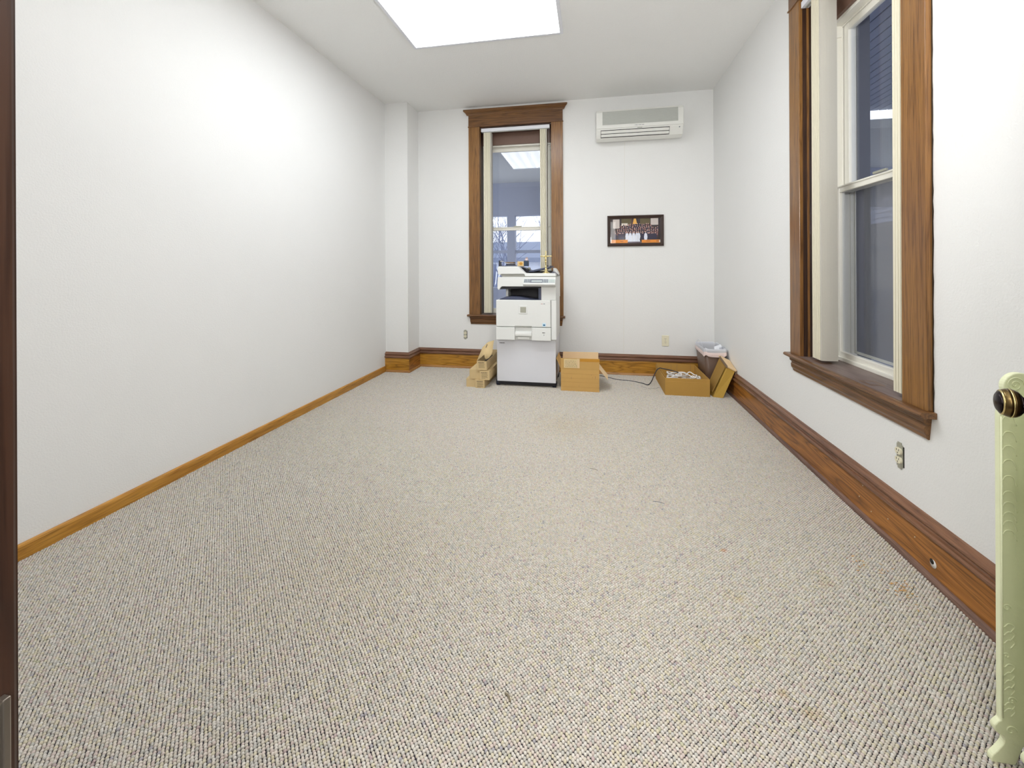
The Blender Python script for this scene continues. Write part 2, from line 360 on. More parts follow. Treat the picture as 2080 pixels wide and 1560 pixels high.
# ------------------------------------------------------------------ windows (local: x along the wall, y outwards, z up)
def window(name, c, h, loc, rz, mesh=True):
    W = struct(empty(name, loc, rz)); ow = h + .137
    for sx in (-1, 1):
        xs = sorted((sx * h, sx * ow))
        MB().box(xs[0], xs[1], -.022, 0, .662, 2.945).build('side_casing', 'casZ', W, .0025)
        js = sorted((sx * h, sx * (h + .02)))
        MB().box(js[0], js[1], -.001, .335, .63, 2.945).build('jamb_board', 'jamb', W)
        bs = sorted((sx * (h - .004), sx * (h + .001)))
        MB().box(bs[0], bs[1], .022, .034, .662, 2.925).build('stop_bead', 'casZ', W)
    MB().prism([(-ow - .006, 2.940), (ow + .006, 2.940), (ow + .006, 2.951), (-ow - .006, 2.951)], 'Y', -.030, 0).build('lip_moulding', 'casX', W, .003)
    MB().box(-ow, ow, -.024, 0, 2.951, 3.10).build('head_casing', 'casX', W, .002)
    # crown: cove that grows outwards to the top
    cr = [(0, 3.085), (.024, 3.085), (.030, 3.098), (.040, 3.112), (.056, 3.124), (.060, 3.130), (.060, 3.147), (0, 3.147)]
    vs = []; n = len(cr)
    for sx in (-1, 1):
        for o, z in cr: vs.append((sx * (ow + o - .004), -o, z))
    fs = [(j, (j + 1) % n, n + (j + 1) % n, n + j) for j in range(n)] + [tuple(range(n)), tuple(range(n, 2 * n))]
    MB().add(vs, fs).build('crown_moulding', 'casX', W)
    MB().box(-h - .0, h + .0, -.001, .335, 2.922, 2.945).build('head_jamb', 'jamb', W)
    MB().box(-h, h, .140, .160, 2.755, 2.922).build('header_board', 'header', W)
    # stool + apron
    q = h + .157
    pr = [(.0, .638), (-.046, .638), (-.056, .645), (-.058, .652), (-.054, .660), (-.048, .6625), (.0, .6625)]
    MB().prism([(a_, b_) for a_, b_ in pr], 'X', -q, q).build('stool_nosing', 'casX', W, .001)
    MB().box(-h + .0, h - .0, -.03, .20, .636, .6633).build('sill_board', 'stool', W)
    ap = [(0, .640), (.026, .640), (.030, .630), (.029, .616), (.020, .607), (.018, .600), (.024, .592), (.022, .572), (.014, .560), (.012, .549), (.006, .543), (0, .543)]
    vs = []; n = len(ap)
    for sx in (-1, 1):
        for o, z in ap: vs.append((sx * (ow - .018 + (z - .543) * .13), -o, z))
    fs = [(j, (j + 1) % n, n + (j + 1) % n, n + j) for j in range(n)] + [tuple(range(n)), tuple(range(n, 2 * n))]
    MB().add(vs, fs).build('apron', 'casX', W)
    # vinyl frame and sashes
    def ring(mb, x0, x1, z0, z1, t, y0, y1, tb=None, tt=None):
        tb = tb or t; tt = tt or t
        mb.box(x0, x0 + t, y0, y1, z0, z1); mb.box(x1 - t, x1, y0, y1, z0, z1)
        mb.box(x0 + t, x1 - t, y0, y1, z0, z0 + tb); mb.box(x0 + t, x1 - t, y0, y1, z1 - tt, z1); return mb
    fr = ring(MB(), -h, h, .6633, 2.757, .022, .160, .29)
    ring(fr, -h + .022, h - .022, .685, 2.735, .010, .206, .214)
    ring(fr, -h + .022, h - .022, .685, 2.735, .012, .25, .26)
    fr.build('window_frame', 'vinyl', W, .002)
    lo = ring(MB(), -h + .024, h - .024, .672, 1.735, .040, .172, .203, .045, .042)
    lo.box(-h + .03, h - .03, .166, .174, 1.722, 1.732)
    lo = lo.build('lower_sash', 'vinyl', W, .003)
    MB().box(-h + .060, h - .060, .186, .190, .712, 1.698).build('pane', 'glass', lo)
    up = ring(MB(), -h + .034, h - .034, 1.694, 2.735, .046, .216, .247, .042, .050).build('upper_sash', 'vinyl', W, .003)
    MB().box(-h + .074, h - .074, .229, .233, 1.73, 2.69).build('pane', 'glass', up)
    sc = ring(MB(), -h + .03, h - .03, .70, 1.72, .016, .268, .276).build('screen_frame', 'vinyl', W)
    if mesh: MB().box(-h + .03, h - .03, .2715, .2725, .70, 1.72).build('screen_mesh', 'screen', sc)
    MB().box(-.05, .05, .158, .172, 1.735, 1.747).build('sash_lock', 'silver', W, .002)
    MB().box(-h + .006, -h + .03, .162, .21, 2.665, 2.735).build('balance_cover', 'vinyl', W, .002)
    MB().box(h - .03, h - .006, .162, .21, 2.665, 2.735).build('balance_cover', 'vinyl', W, .002)
    # outer reveal
    for sx in (-1, 1):
        xs = sorted((sx * (h - .03), sx * h)); MB().box(xs[0], xs[1], .29, .36, .60, 2.95).build('brick_mould', 'mould', W)
    MB().box(-h, h, .29, .42, .60, .64).build('outer_sill', 'porch', W)
    return W
win1 = window('window_1', WB['c'], WB['h'], (WB['c'], YB, 0), 0, False)
win2 = window('window_2', WR['c'], WR['h'], (XR, WR['c'], 0), -PI / 2)
win2['label'] = 'tall window in the right wall'; win1['label'] = 'tall window in the back wall'
# dark gap of old plaster beside the near casing of the right window
gm = MB()
zs = [.66 + i * .04 for i in range(57)]
gv = []
for z in zs:
    o = .006 + .004 * random.random(); gv += [(XR - .0008, 1.9535, z), (XR - .0008, 1.9535 - o, z)]
gm.add(gv, [(2 * i, 2 * i + 1, 2 * i + 3, 2 * i + 2) for i in range(len(zs) - 1)])
struct(gm.build('trim_2', 'sealwhite'))
# two rectangular ghosts left by blocks on the right sill
for cy, cx_ in ((2.37, XR + .025), (2.83, XR + .035)):
    mb = MB(); mb.mat('casX')
    a_, b_ = .048, .036
    for s_ in (0, 1):
        mb.mat('casX' if s_ == 0 else 'stool'); k = 1 - .38 * s_; z = .6637 + .0003 * s_
        mb.add([(cx_ - b_ * k, cy - a_ * k, z), (cx_ + b_ * k, cy - a_ * k, z), (cx_ + b_ * k, cy + a_ * k, z), (cx_ - b_ * k, cy + a_ * k, z)], [(0, 1, 2, 3)])
    struct(mb.build('trim_3', None, fix=False))

# ------------------------------------------------------------------ vertical blinds
def blind(label, loc, rz, rail, stacks, group='open vertical blinds'):
    B = thing('vertical_blind', label, 'blind', loc, rz, group)
    hr = MB(); hr.box(-rail, rail, -.012, .034, 2.880, 2.921)
    hr.build('headrail', 'whitev', B, .003)
    MB().box(-rail + .02, rail - .02, .004, .018, 2.874, 2.881).build('track_channel', 'cgrey', B)
    for (x0, x1, n, lean) in stacks:
        for k in range(n):
            x = x0 + (x1 - x0) * (k + .5) / n
            mb = MB(); vs = []; N = 6
            last = (k == n - 1)
            for zi, z in enumerate((.682, 2.874)):
                dx = lean * (1 - zi) 
                for j in range(N + 1):
                    t = j / N; y = .001 + .088 * t; bow = .0045 * math.sin(PI * t)
                    vs.append((x + bow + dx, y, z))
                for j in range(N, -1, -1):
                    t = j / N; y = .001 + .088 * t; bow = .0045 * math.sin(PI * t)
                    vs.append((x + bow + dx + .0125, y, z))
            m_ = 2 * (N + 1)
            fs = [(j, (j + 1) % m_, m_ + (j + 1) % m_, m_ + j) for j in range(m_)] + [tuple(range(m_))[::-1], tuple(range(m_, 2 * m_))]
            mb.mat('slatshade' if last else 'slat').add(vs, fs)  # end slat coloured darker to carry the shade on its face
            sl = mb.build('slat', None, B)
            MB().box(x + .002, x + .010, .04, .05, 2.866, 2.884).build('slat_clip', 'whitev', sl)
    return B
b1 = blind('cream vertical blind drawn to both sides of the back window', (WB['c'], YB, 0), 0, .417,
           [(-.395, -.300, 6, 0), (.293, .378, 5, 0)])
MB().tube([(.405, .01, 2.88), (.407, .012, 2.5), (.405, .01, 2.16)], .0015, 6).build('pull_cord', 'wcord', b1)
b2 = blind('cream vertical blind drawn open on the right wall window', (XR, WR['c'], 0), -PI / 2, .44,
           [(-.352, -.245, 6, 0), (.352, .437, 5, -.0)])

# ------------------------------------------------------------------ doorway, door, strike
D = struct(empty('door_1', (DX1 - .005, YF + .004, 0), 0))
ang = math.atan2(.877, .36)
D.rotation_euler = (0, 0, ang)
# local x runs from hinge to free edge, +y is the face towards the doorway/camera side
L_ = .938
leaf = MB(); leaf.box(0, L_, -.042, 0, .012, 2.22)
leaf = leaf.build('door_leaf', 'jamb', D, .002)
for z0, z1 in ((.18, .95), (1.12, 2.06)):
    MB().box(.12, .44, -.003, .006, z0, z1).build('raised_panel', 'jamb', D, .006)
    MB().box(.50, .82, -.003, .006, z0, z1).build('raised_panel', 'jamb', D, .006)
kx, kz = L_ - .066, .966
rotk = Matrix.Rotation(-PI / 2, 4, 'X')
kn = MB()
kn.mat('darkbrass').lathe([(.030, 0), (.030, .003), (.026, .006), (.014, .008), (.0105, .012), (.0100, .026), (.012, .031), (.018, .036), (.0245, .041)], (kx, 0, kz), 28, rotk)
kn.mat('oldbrass').lathe([(.0245, .041), (.0275, .046), (.0285, .050), (.0285, .0515)], (kx, 0, kz), 28, rotk)
kn.mat('brass').lathe([(.0285, .0515), (.0292, .0525), (.0285, .0540)], (kx, 0, kz), 28, rotk)
kn.mat('oldbrass').lathe([(.0285, .054), (.0275, .058), (.0262, .0615), (.0250, .064)], (kx, 0, kz), 28, rotk)
kn.mat('brass').lathe([(.0250, .064), (.0250, .0655), (.0228, .0668)], (kx, 0, kz), 28, rotk)
kn.mat('darkbrass').lathe([(.0228, .0668), (.017, .0705), (.009, .0725), (.0001, .073)], (kx, 0, kz), 28, rotk)
kn = kn.build('door_knob', None, D)
MB().box(kx - .028, kx + .028, 0, .003, kz - .11, kz + .06).build('escutcheon', 'darkbrass', D, .001)
for z in (.25, 1.15, 2.0):
    MB().lathe([(.007, 0), (.007, .09)], (0, .004, z), 10).build('hinge', 'oldbrass', D)
mb = MB(); mb.box(DX0 - .02, DX0, .0, YF + .001, 0, DZ + .02)
F = struct(empty('door_2', (0, 0, 0)))
F['label'] = 'dark wooden frame of the doorway the room is seen through'
mb.build('jamb_board', 'jamb', F, .002)
MB().box(DX1, DX1 + .02, .0, YF + .001, 0, DZ + .02).build('jamb_board', 'jamb', F, .002)
MB().box(DX0 - .02, DX1 + .02, .0, YF + .001, DZ, DZ + .02).build('head_jamb', 'jamb', F)
MB().box(DX0 - .178, DX0 - .037, YF, YF + .022, 0, DZ + .02).build('side_casing', 'jamb', F)
MB().box(DX1 + .012, DX1 + .15, YF, YF + .022, 0, DZ + .02).build('side_casing', 'casZ', F)
MB().box(DX0 - .16, DX1 + .16, YF, YF + .026, DZ + .006, DZ + .17).build('head_casing', 'casX', F)
sp = MB().box(DX0, DX0 + .0015, .152, .1925, .90, .988)
sp.box(DX0 + .0002, DX0 + .006, .1905, .1945, .905, .9915)
sp.build('strike_plate', 'steel', F, .0008)

# ------------------------------------------------------------------ ceiling light
A = thing('ceiling_light', 'large square recessed ceiling light with a glowing ribbed diffuser', 'light', (-.868, 2.84, ZC))
hw = .651; dz = .028
mb = MB()
for s_ in (-1, 1):
    mb.box(s_ * hw, s_ * (hw - .026), -hw, hw, -dz, 0); mb.box(-hw + .026, hw - .026, s_ * hw, s_ * (hw - .026), -dz, 0)
mb.build('lamp_frame', 'whitev', A, .002)
dm = bpy.data.materials.new('glowing_diffuser'); dm.use_nodes = True; t = dm.node_tree; t.nodes.clear()
o_ = t.nodes.new('ShaderNodeOutputMaterial'); em = t.nodes.new('ShaderNodeEmission'); tc = t.nodes.new('ShaderNodeTexCoord')
sx_ = t.nodes.new('ShaderNodeSeparateXYZ'); t.links.new(tc.outputs['Object'], sx_.inputs[0])
def mth(op, a, b=None):
    n = t.nodes.new('ShaderNodeMath'); n.operation = op
    for i, q in enumerate((a, b)):
        if q is None: continue
        if isinstance(q, (int, float)): n.inputs[i].default_value = q
        else: t.links.new(q, n.inputs[i])
    return n.outputs[0]
wv = mth('SINE', mth('MULTIPLY', sx_.outputs[0], 2 * PI / .1625))
st = mth('ADD', mth('MULTIPLY', wv, .10), 1.0)
t.links.new(mth('MULTIPLY', st, LAMP), em.inputs['Strength']); em.inputs['Color'].default_value = (.93, .965, 1.0, 1)
t.links.new(em.outputs[0], o_.inputs[0])
mb = MB(); n = 96; vs = []
for j in (-1, 1):
    for i in range(n + 1):
        x = -hw + .026 + (2 * hw - .052) * i / n; vs.append((x, j * (hw - .026), -.014 - .003 * math.cos(2 * PI * i / 6)))
mb.add(vs, [(i, i + 1, n + 2 + i, n + 1 + i) for i in range(n)], True)
mb.build('diffuser', dm, A, fix=False)

# ------------------------------------------------------------------ air conditioner
def ac():
    A = thing('air_conditioner', 'white wall air conditioner above the framed photograph', 'air conditioner', (.525, YB, 2.65))
    hw = .462
    body = [(0, .02), (-.10, .0), (-.155, .022), (-.185, .075), (-.197, .098), (-.197, .30), (-.185, .325), (-.150, .335), (0, .335)]
    MB().prism(body, 'X', -hw, hw).build('housing', 'acw', A, .012, 3)
    MB().prism([(-.197, .112), (-.206, .118), (-.206, .295), (-.197, .302), (-.19, .30), (-.19, .115)], 'X', -hw + .004, hw - .004).build('front_panel', 'acw', A, .004)
    MB().box(-hw + .07, hw - .06, -.2075, -.20, .152, .300).build('grille_backing', 'acg', A)
    g = MB()
    for k in range(19):
        z = .155 + k * .0077; g.add([(-hw + .07, -.2075, z), (hw - .06, -.2075, z), (hw - .06, -.2125, z + .0022), (-hw + .07, -.2125, z + .0022),
                                     (-hw + .07, -.2075, z + .0046), (hw - .06, -.2075, z + .0046)], [(0, 1, 2, 3), (3, 2, 5, 4)])
    gg = g.build('grille_louvre', 'acg', A); gg['kind'] = 'stuff'
    # outlet slot follows the sloping underside
    def on(z): return -.155 - (z - .022) / .053 * .030 if z < .075 else -.185 - (z - .075) / .023 * .012
    x0, x1 = -hw + .05, hw - .145
    zs = (.028, .098)
    MB().slab((x0, on(.026) - .0008, .026), (x1, on(.026) - .0008, .026), (x1, on(.098) - .0035, .098), (x0, on(.098) - .0035, .098), .002).build('outlet_slot', 'slot', A)
    for z0, z1 in ((.032, .058), (.064, .091)):
        MB().slab((x0 + .004, on(z0) - .006, z0), (x1 - .004, on(z0) - .006, z0), (x1 - .004, on(z1) - .007, z1), (x0 + .004, on(z1) - .007, z1), .004).build('vane', 'acw', A, .001)
    MB().lathe([(.006, 0), (.006, .004)], (hw - .045, -.1975, .088), 12, Matrix.Rotation(PI / 2, 4, 'X')).build('sensor_window', 'btn', A)
    lg = MB()
    for k, wd in enumerate((.010, .012, .004, .009, .010, .006, .011, .009)):
        lg.box(-.045 + k * .0125, -.045 + k * .0125 + wd * .8, -.2075, -.206, .133, .138)
    lg.build('maker_lettering', 'btn', A)
    MB().box(-.02, .03, -.203, -.196, .103, .109).build('status_strip', 'cgrey', A)
ac()

# ------------------------------------------------------------------ framed group photograph
def picture():
    A = thing('picture_frame', 'small dark wooden frame with a group photograph, under the air conditioner', 'picture', (.4965, YB - .001, 1.645))
    W2, H2 = .3085, .1755; bw = .036
    fr = MB(); pr = [(0, 0), (0, -.020), (.010, -.024), (bw - .006, -.012), (bw, -.010), (bw, 0)]
    cor = [(-1, -1), (1, -1), (1, 1), (-1, 1)]
    for i in range(4):
        a, b = cor[i], cor[(i + 1) % 4]; vs = []
        for (sx, sz) in (a, b):
            for o, y in pr: vs.append((sx * (W2 - o), y, sz * (H2 - o)))
        n = len(pr); fr.add(vs, [(j, (j + 1) % n, n + (j + 1) % n, n + j) for j in range(n)])
    fr.build('frame', 'frame', A)
    w_, h_ = W2 - bw + .001, H2 - bw + .001
    rnd = random.Random(3)
    mats = {k: plain('print_' + k, srgb(*c), .5, var=.1, scale=80) for k, c in dict(bg=(40, 24, 28), wall=(92, 80, 44), panel=(206, 196, 190), orange=(236, 146, 44),
            face=(208, 168, 154), robe=(228, 232, 246), navy=(36, 30, 62), gold=(236, 180, 84), floor=(96, 84, 96), cream=(226, 218, 206), rose=(90, 44, 52)).items()}
    p = MB(); lay = [0]
    def q(m, x0, x1, z0, z1, top=None):
        lay[0] += 1; y = -.0030 - lay[0] * .00001
        top = top if top is not None else (x0, x1)
        p.mat(mats[m]).add([(x0 * w_, y, z0 * h_), (x1 * w_, y, z0 * h_), (top[1] * w_, y, z1 * h_), (top[0] * w_, y, z1 * h_)], [(0, 1, 2, 3)])
    def dot(m, x, z, rx, rz):
        lay[0] += 1; y = -.0030 - lay[0] * .00001
        p.mat(mats[m]).add([(x * w_ + rx * w_ * math.cos(a * PI / 4), y, z * h_ + rz * h_ * math.sin(a * PI / 4)) for a in range(8)], [tuple(range(8))])
    q('bg', -1, 1, -1, 1); q('wall', -.55, -.15, .5, 1); q('wall', .2, .6, .55, 1)
    q('panel', -.9, -.63, .2, .95); q('panel', .62, .92, .45, 1); q('cream', -.55, -.3, .42, .62)
    q('gold', -.10, .08, .55, 1, (-.05, .03)); q('rose', -.14, -.11, .5, 1)
    for row, (z, n, x0, x1) in enumerate([(.52, 13, -.45, .62), (.38, 17, -.55, .9), (.24, 20, -.72, .9), (.10, 21, -.8, .9), (-.04, 22, -.86, .88), (-.18, 20, -.84, .86)]):
        for k in range(n):
            x = x0 + (x1 - x0) * k / (n - 1) + rnd.uniform(-.015, .015); zz = z + rnd.uniform(-.04, .04) - .12 * (abs(x) > .7)
            dot('navy' if rnd.random() < .6 else 'rose', x, zz - .12, .035, .11); dot('face', x, zz, rnd.uniform(.015, .021), rnd.uniform(.04, .055))
    for x in (-.80, -.62, -.5, .3, .55, .66, .8): dot('navy', x, -.5, .07, .34); dot('face', x, -.20, .022, .05)
    q('robe', -.42, .2, -.88, -.38, (-.36, .14)); 
    for x in (-.33, -.2, -.06, .07, .14): dot('robe', x, -.45, .07, .30); dot('face', x, -.12, .022, .05)
    dot('robe', .42, -.52, .07, .36); dot('face', .42, -.10, .022, .05)
    for x in (-.28, -.12, .01, .1): q('cream', x, x + .008, -.88, -.3)
    q('floor', -.4, .3, -1, -.88); q('orange', -1, -.3, -.98, -.72); q('orange', .26, 1, -.98, -.74)
    q('rose', -.6, -.48, -.86, -.83); q('rose', .44, .6, -.86, -.83); q('rose', -.98, -.88, -.87, -.83); q('rose', .84, .94, -.87, -.83)
    q('cream', .95, 1, -.95, -.78)
    p.build('photo_print', None, A, fix=False)
    MB().box(-w_, w_, -.0095, -.0085, -h_, h_).build('picture_glass', 'glassin', A)
picture()

# ------------------------------------------------------------------ sockets
def receptacle(A, plate):
    """local: x across, y out of the wall is -y, z up, origin at centre"""
    if plate:
        MB().box(-.038, .038, -.006, 0, -.061, .061).build('cover_plate', 'ivory', A, .003)
    else:
        MB().box(-.021, .0245, -.0012, 0, -.046, .044).build('box_opening', 'slot', A)
        st = MB(); st.box(-.012, .012, -.004, -.001, -.058, .058); st.box(-.019, .019, -.003, -.001, -.05, .05)
        st.build('mounting_strap', 'silver', A, .001)
    y = -.0075 if plate else -.011
    for s_ in (-1, 1):
        pts = []
        for a in range(24):
            t_ = 2 * PI * a / 24; x = .0175 * math.cos(t_); z = .0165 * math.sin(t_)
            pts.append((x, max(-.0135, min(.0135, z)) + s_ * .0195))
        f = MB().prism(pts, 'Y', y, -.001).build('outlet_face', 'ivory', A)
        for dx in (-.0065, .0065):
            MB().box(dx - .0012, dx + .0012, y - .0006, y, s_ * .0195 + .001, s_ * .0195 + .009).build('slot', 'slot', f)
        MB().box(-.002, .002, y - .0006, y, s_ * .0195 - .009, s_ * .0195 - .005).build('slot', 'slot', f)
    MB().lathe([(.0028, 0), (.0028, .001)], (0, y, 0), 10, Matrix.Rotation(PI / 2, 4, 'X')).build('screw', 'steel', A)
A = thing('wall_outlet', 'ivory wall socket with cover plate on the back wall left of the waste bin', 'outlet', (.819, YB, .401)); receptacle(A, True)
A = thing('wall_outlet', 'bare wall socket without cover plate on the back wall left of the copier', 'outlet', (-1.519, YB, .412)); receptacle(A, False)
A = thing('wall_outlet', 'bare wall socket without cover plate under the right wall window', 'outlet', (XR, 2.135, .409), -PI / 2); receptacle(A, False)

# ------------------------------------------------------------------ copier on its cabinet
def copier():
    K = thing('cabinet', 'white copier cabinet stand on black casters', 'cabinet', (-.66, 4.53, 0))
    ox, oy = -.66, 4.53
    def L(mb): mb.v = [(x - ox, y - oy, z) for x, y, z in mb.v]; return mb
    L(MB().box(-.962, -.356, 4.296, 4.79, .062, .497)).build('cabinet_body', 'cabinet', K, .003)
    L(MB().box(-.966, -.354, 4.278, 4.295, .056, .497)).build('cabinet_door', 'cabinet', K, .003)
    L(MB().box(-.955, -.365, 4.292, 4.78, .022, .060)).build('base_tray', 'black', K, .002)
    lb = MB()
    x = -.937
    for wd in (.009, .004, .007, .010, .006, .010, .008): lb.box(x, x + wd * .75, 4.2768, 4.279, .449, .457); x += wd
    L(lb).build('maker_lettering', 'ink', K)
    for cx_, cy_ in ((-.972, 4.335), (-.385, 4.335), (-.93, 4.74), (-.39, 4.74)):
        c = L(MB().lathe([(.0001, -.020), (.022, -.020), (.030, -.014), (.030, .014), (.022, .020), (.0001, .020)], (cx_ + .012, cy_ - .01, .030), 18, Matrix.Rotation(PI / 2, 4, 'Y'))).build('caster', 'rubber', K)
        L(MB().box(cx_ - .012, cx_ + .036, cy_ - .02, cy_ + .025, .030, .058)).build('caster_fork', 'rubber', c, .004)

    P = thing('photocopier', 'white office photocopier standing on its white cabinet before the back window', 'copier', (ox, oy, .498))
    def L2(mb): mb.v = [(x - ox, y - oy, z - .498) for x, y, z in mb.v]; return mb
    L2(MB().box(-.955, -.350, 4.235, 4.80, .5, .903)).build('main_body', 'copier', P, .004)
    L2(MB().box(-.957, -.398, 4.203, 4.234, .633, .905)).build('front_cover', 'copier', P, .008, 3)
    L2(MB().box(-.394, -.341, 4.212, 4.236, .506, .9035)).build('side_column', 'copier', P, .008, 3)
    # paper drawer with a recessed grip
    dr = MB(); dr.box(-.957, -.762, 4.197, 4.234, .499, .628); dr.box(-.588, -.396, 4.197, 4.234, .499, .628)
    dr.box(-.762, -.588, 4.228, 4.2345, .499, .628)
    dr = L2(dr).build('paper_drawer', 'copier', P, .003)
    L2(MB().prism([(4.199, .540), (4.196, .560), (4.200, .580), (4.212, .586), (4.228, .586), (4.228, .540)], 'X', -.760, -.590)).build('drawer_handle', 'copier', dr, .002)
    L2(MB().box(-.735, -.610, 4.212, 4.228, .508, .532)).build('size_dial_plate', 'copier', dr, .002)
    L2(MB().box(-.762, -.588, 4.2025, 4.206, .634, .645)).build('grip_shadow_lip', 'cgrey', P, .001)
    L2(MB().box(-.724, -.632, 4.1995, 4.204, .764, .853)).build('badge_frame', 'copier', P, .004)
    L2(MB().box(-.705, -.646, 4.1975, 4.2, .779, .836)).build('badge', 'silver', P, .001)
    s = MB().mat('sticker'); s.box(-.482, -.446, 4.2018, 4.203, .640, .677); s.mat('blue'); s.box(-.474, -.453, 4.2010, 4.2018, .648, .664)
    s.mat('ink'); s.box(-.468, -.459, 4.2004, 4.2010, .652, .660)
    L2(s).build('energy_sticker', None, P)
    s = MB().mat('ink'); x = -.482
    for wd in (.007, .006, .008, .007): s.box(x, x + wd * .8, 4.1962, 4.197, .576, .583); x += wd
    s.box(-.467, -.463, 4.1962, 4.197, .551, .562)
    L2(s).build('paper_size_print', None, dr)
    s = MB().mat('red'); s.box(-.495, -.477, 4.2018, 4.203, .866, .871); s.mat('btn'); s.box(-.470, -.455, 4.2018, 4.203, .866, .872)
    L2(s).build('model_lettering', None, P)
    # output bay
    L2(MB().box(-.494, -.3455, 4.222, 4.80, .9035, 1.05)).build('bay_column', 'copier', P, .006, 3)
    L2(MB().box(-.885, -.859, 4.36, 4.80, .903, 1.045)).build('bay_post', 'copier', P, .003)
    L2(MB().box(-.8585, -.4945, 4.50, 4.80, .903, 1.045)).build('bay_back', 'black', P)
    L2(MB().box(-.524, -.4945, 4.24, 4.50, .903, 1.035)).build('bay_side_panel', 'navy', P, .002)
    tr = [(-.932, .906), (-.925, .912), (-.87, .930), (-.80, .936), (-.72, .932), (-.66, .922), (-.60, .912), (-.55, .9085), (-.525, .908), (-.525, .904), (-.932, .904)]
    L2(MB().prism(tr, 'Y', 4.245, 4.50, True)).build('output_tray', 'navy', P)
    # scanner
    L2(MB().prism([(-.944, 1.075), (-.944, 1.022), (-.938, 1.010), (-.928, 1.006), (-.918, 1.012), (-.912, 1.030), (-.895, 1.041), (-.345, 1.041), (-.345, 1.1365), (-.940, 1.1365)], 'Y', 4.212, 4.79)).build('scanner', 'copier', P, .005, 2)
    L2(MB().prism([(-.916, 1.0135), (-.909, 1.030), (-.893, 1.0405), (-.494, 1.0405), (-.494, 1.026), (-.62, 1.030), (-.70, 1.022), (-.85, 1.014)], 'Y', 4.23, 4.5)).build('scanner_underside', 'black', P)
    cp = [(4.213, 1.128), (4.190, 1.118), (4.140, 1.078), (4.136, 1.068), (4.142, 1.060), (4.17, 1.045), (4.213, 1.041)]
    cpo = L2(MB().prism(cp, 'X', -.667, -.345)).build('control_panel', 'copier', P, .006, 3)
    def onp(y0, y1, x0, x1, name, mat, par, up=.0012, th=.0012):
        f = lambda y: 1.118 + (y - 4.190) * (.04 / .05)
        return L2(MB().slab((x0, y0, f(y0) + up), (x1, y0, f(y0) + up), (x1, y1, f(y1) + up), (x0, y1, f(y1) + up), th)).build(name, mat, par)
    onp(4.1435, 4.1885, -.662, -.350, 'key_field', 'lcd', cpo, .0004, .0008)
    onp(4.1440, 4.1860, -.594, -.470, 'screen_bezel', 'btn', cpo, .0015)
    onp(4.1500, 4.1720, -.584, -.478, 'lcd_screen', 'lcd', cpo, .003)
    for x in (-.655, -.640, -.622, -.606):
        onp(4.147, 4.164, x, x + .010, 'key', 'btn', cpo, .0018); onp(4.169, 4.184, x, x + .010, 'key', 'btn', cpo, .0018)
    for i, x in enumerate((-.462, -.446, -.430)):
        onp(4.147, 4.164, x, x + .010, 'key', 'btn', cpo, .0018); onp(4.169, 4.184, x, x + .010, 'key', 'btn', cpo, .0018)
    for x in (-.410, -.394, -.376, -.362): onp(4.150, 4.160, x, x + .009, 'key', 'btn2', cpo, .0018); onp(4.168, 4.178, x, x + .009, 'key', 'btn2', cpo, .0018)
    L2(MB().box(-.664, -.350, 4.193, 4.213, 1.1, 1.132)).build('panel_riser', 'copier', P, .004)
    # document feeder
    L2(MB().box(-.895, -.345, 4.225, 4.785, 1.1375, 1.145)).build('lid_seam', 'cgrey', P)
    adf = [(-.928, 1.158), (-.940, 1.172), (-.941, 1.232), (-.934, 1.2465), (-.745, 1.2465), (-.728, 1.242), (-.664, 1.180), (-.655, 1.1755), (-.362, 1.1755), (-.349, 1.166), (-.345, 1.146), (-.66, 1.145), (-.664, 1.168), (-.905, 1.168)]
    L2(MB().prism(adf, 'Y', 4.218, 4.335)).build('document_feeder', 'copier', P, .004, 2)
    adf2 = [(-.928, 1.146), (-.940, 1.172), (-.941, 1.232), (-.934, 1.2462), (-.76, 1.2462), (-.70, 1.205), (-.68, 1.18), (-.655, 1.172), (-.40, 1.172), (-.35, 1.160), (-.348, 1.146)]
    L2(MB().prism(adf2, 'Y', 4.336, 4.78)).build('feeder_body', 'black', P, .003)
    L2(MB().prism([(-.905, 1.1455), (-.668, 1.1455), (-.668, 1.167), (-.92, 1.167)], 'Y', 4.235, 4.334)).build('feeder_lip', 'cgrey', P, .001)
    L2(MB().prism([(-.405, 1.15), (-.405, 1.224), (-.392, 1.2265), (-.375, 1.213), (-.352, 1.172), (-.347, 1.15)], 'Y', 4.56, 4.775)).build('lid_corner', 'copier', P, .006, 3)
    L2(MB().prism([(-.405, 1.160), (-.395, 1.190), (-.372, 1.180), (-.352, 1.163), (-.348, 1.15), (-.4, 1.15)], 'Y', 4.36, 4.558)).build('lid_corner_recess', 'navy', P, .004)
    L2(MB().prism([(-.655, 1.186), (-.640, 1.196), (-.56, 1.216), (-.425, 1.243), (-.405, 1.243), (-.405, 1.234), (-.50, 1.208), (-.60, 1.186)], 'Y', 4.40, 4.74)).build('feed_tray', 'navy', P, .003)
    L2(MB().prism([(-.735, 1.236), (-.70, 1.225), (-.668, 1.207), (-.60, 1.192), (-.50, 1.190), (-.407, 1.198), (-.407, 1.165), (-.735, 1.165)], 'Y', 4.50, 4.775)).build('feeder_well', 'black', P, .003)
    L2(MB().box(-.468, -.448, 4.5, 4.53, 1.243, 1.2535)).build('tray_guide', 'black', P, .003)
    L2(MB().box(-.436, -.405, 4.5, 4.60, 1.243, 1.2515)).build('tray_guide', 'black', P, .003)
    L2(MB().lathe([(.014, -.03), (.014, .03)], (-.664, 4.55, 1.222), 16, Matrix.Rotation(PI / 2, 4, 'X'))).build('feed_roller', 'silver', P)
copier()

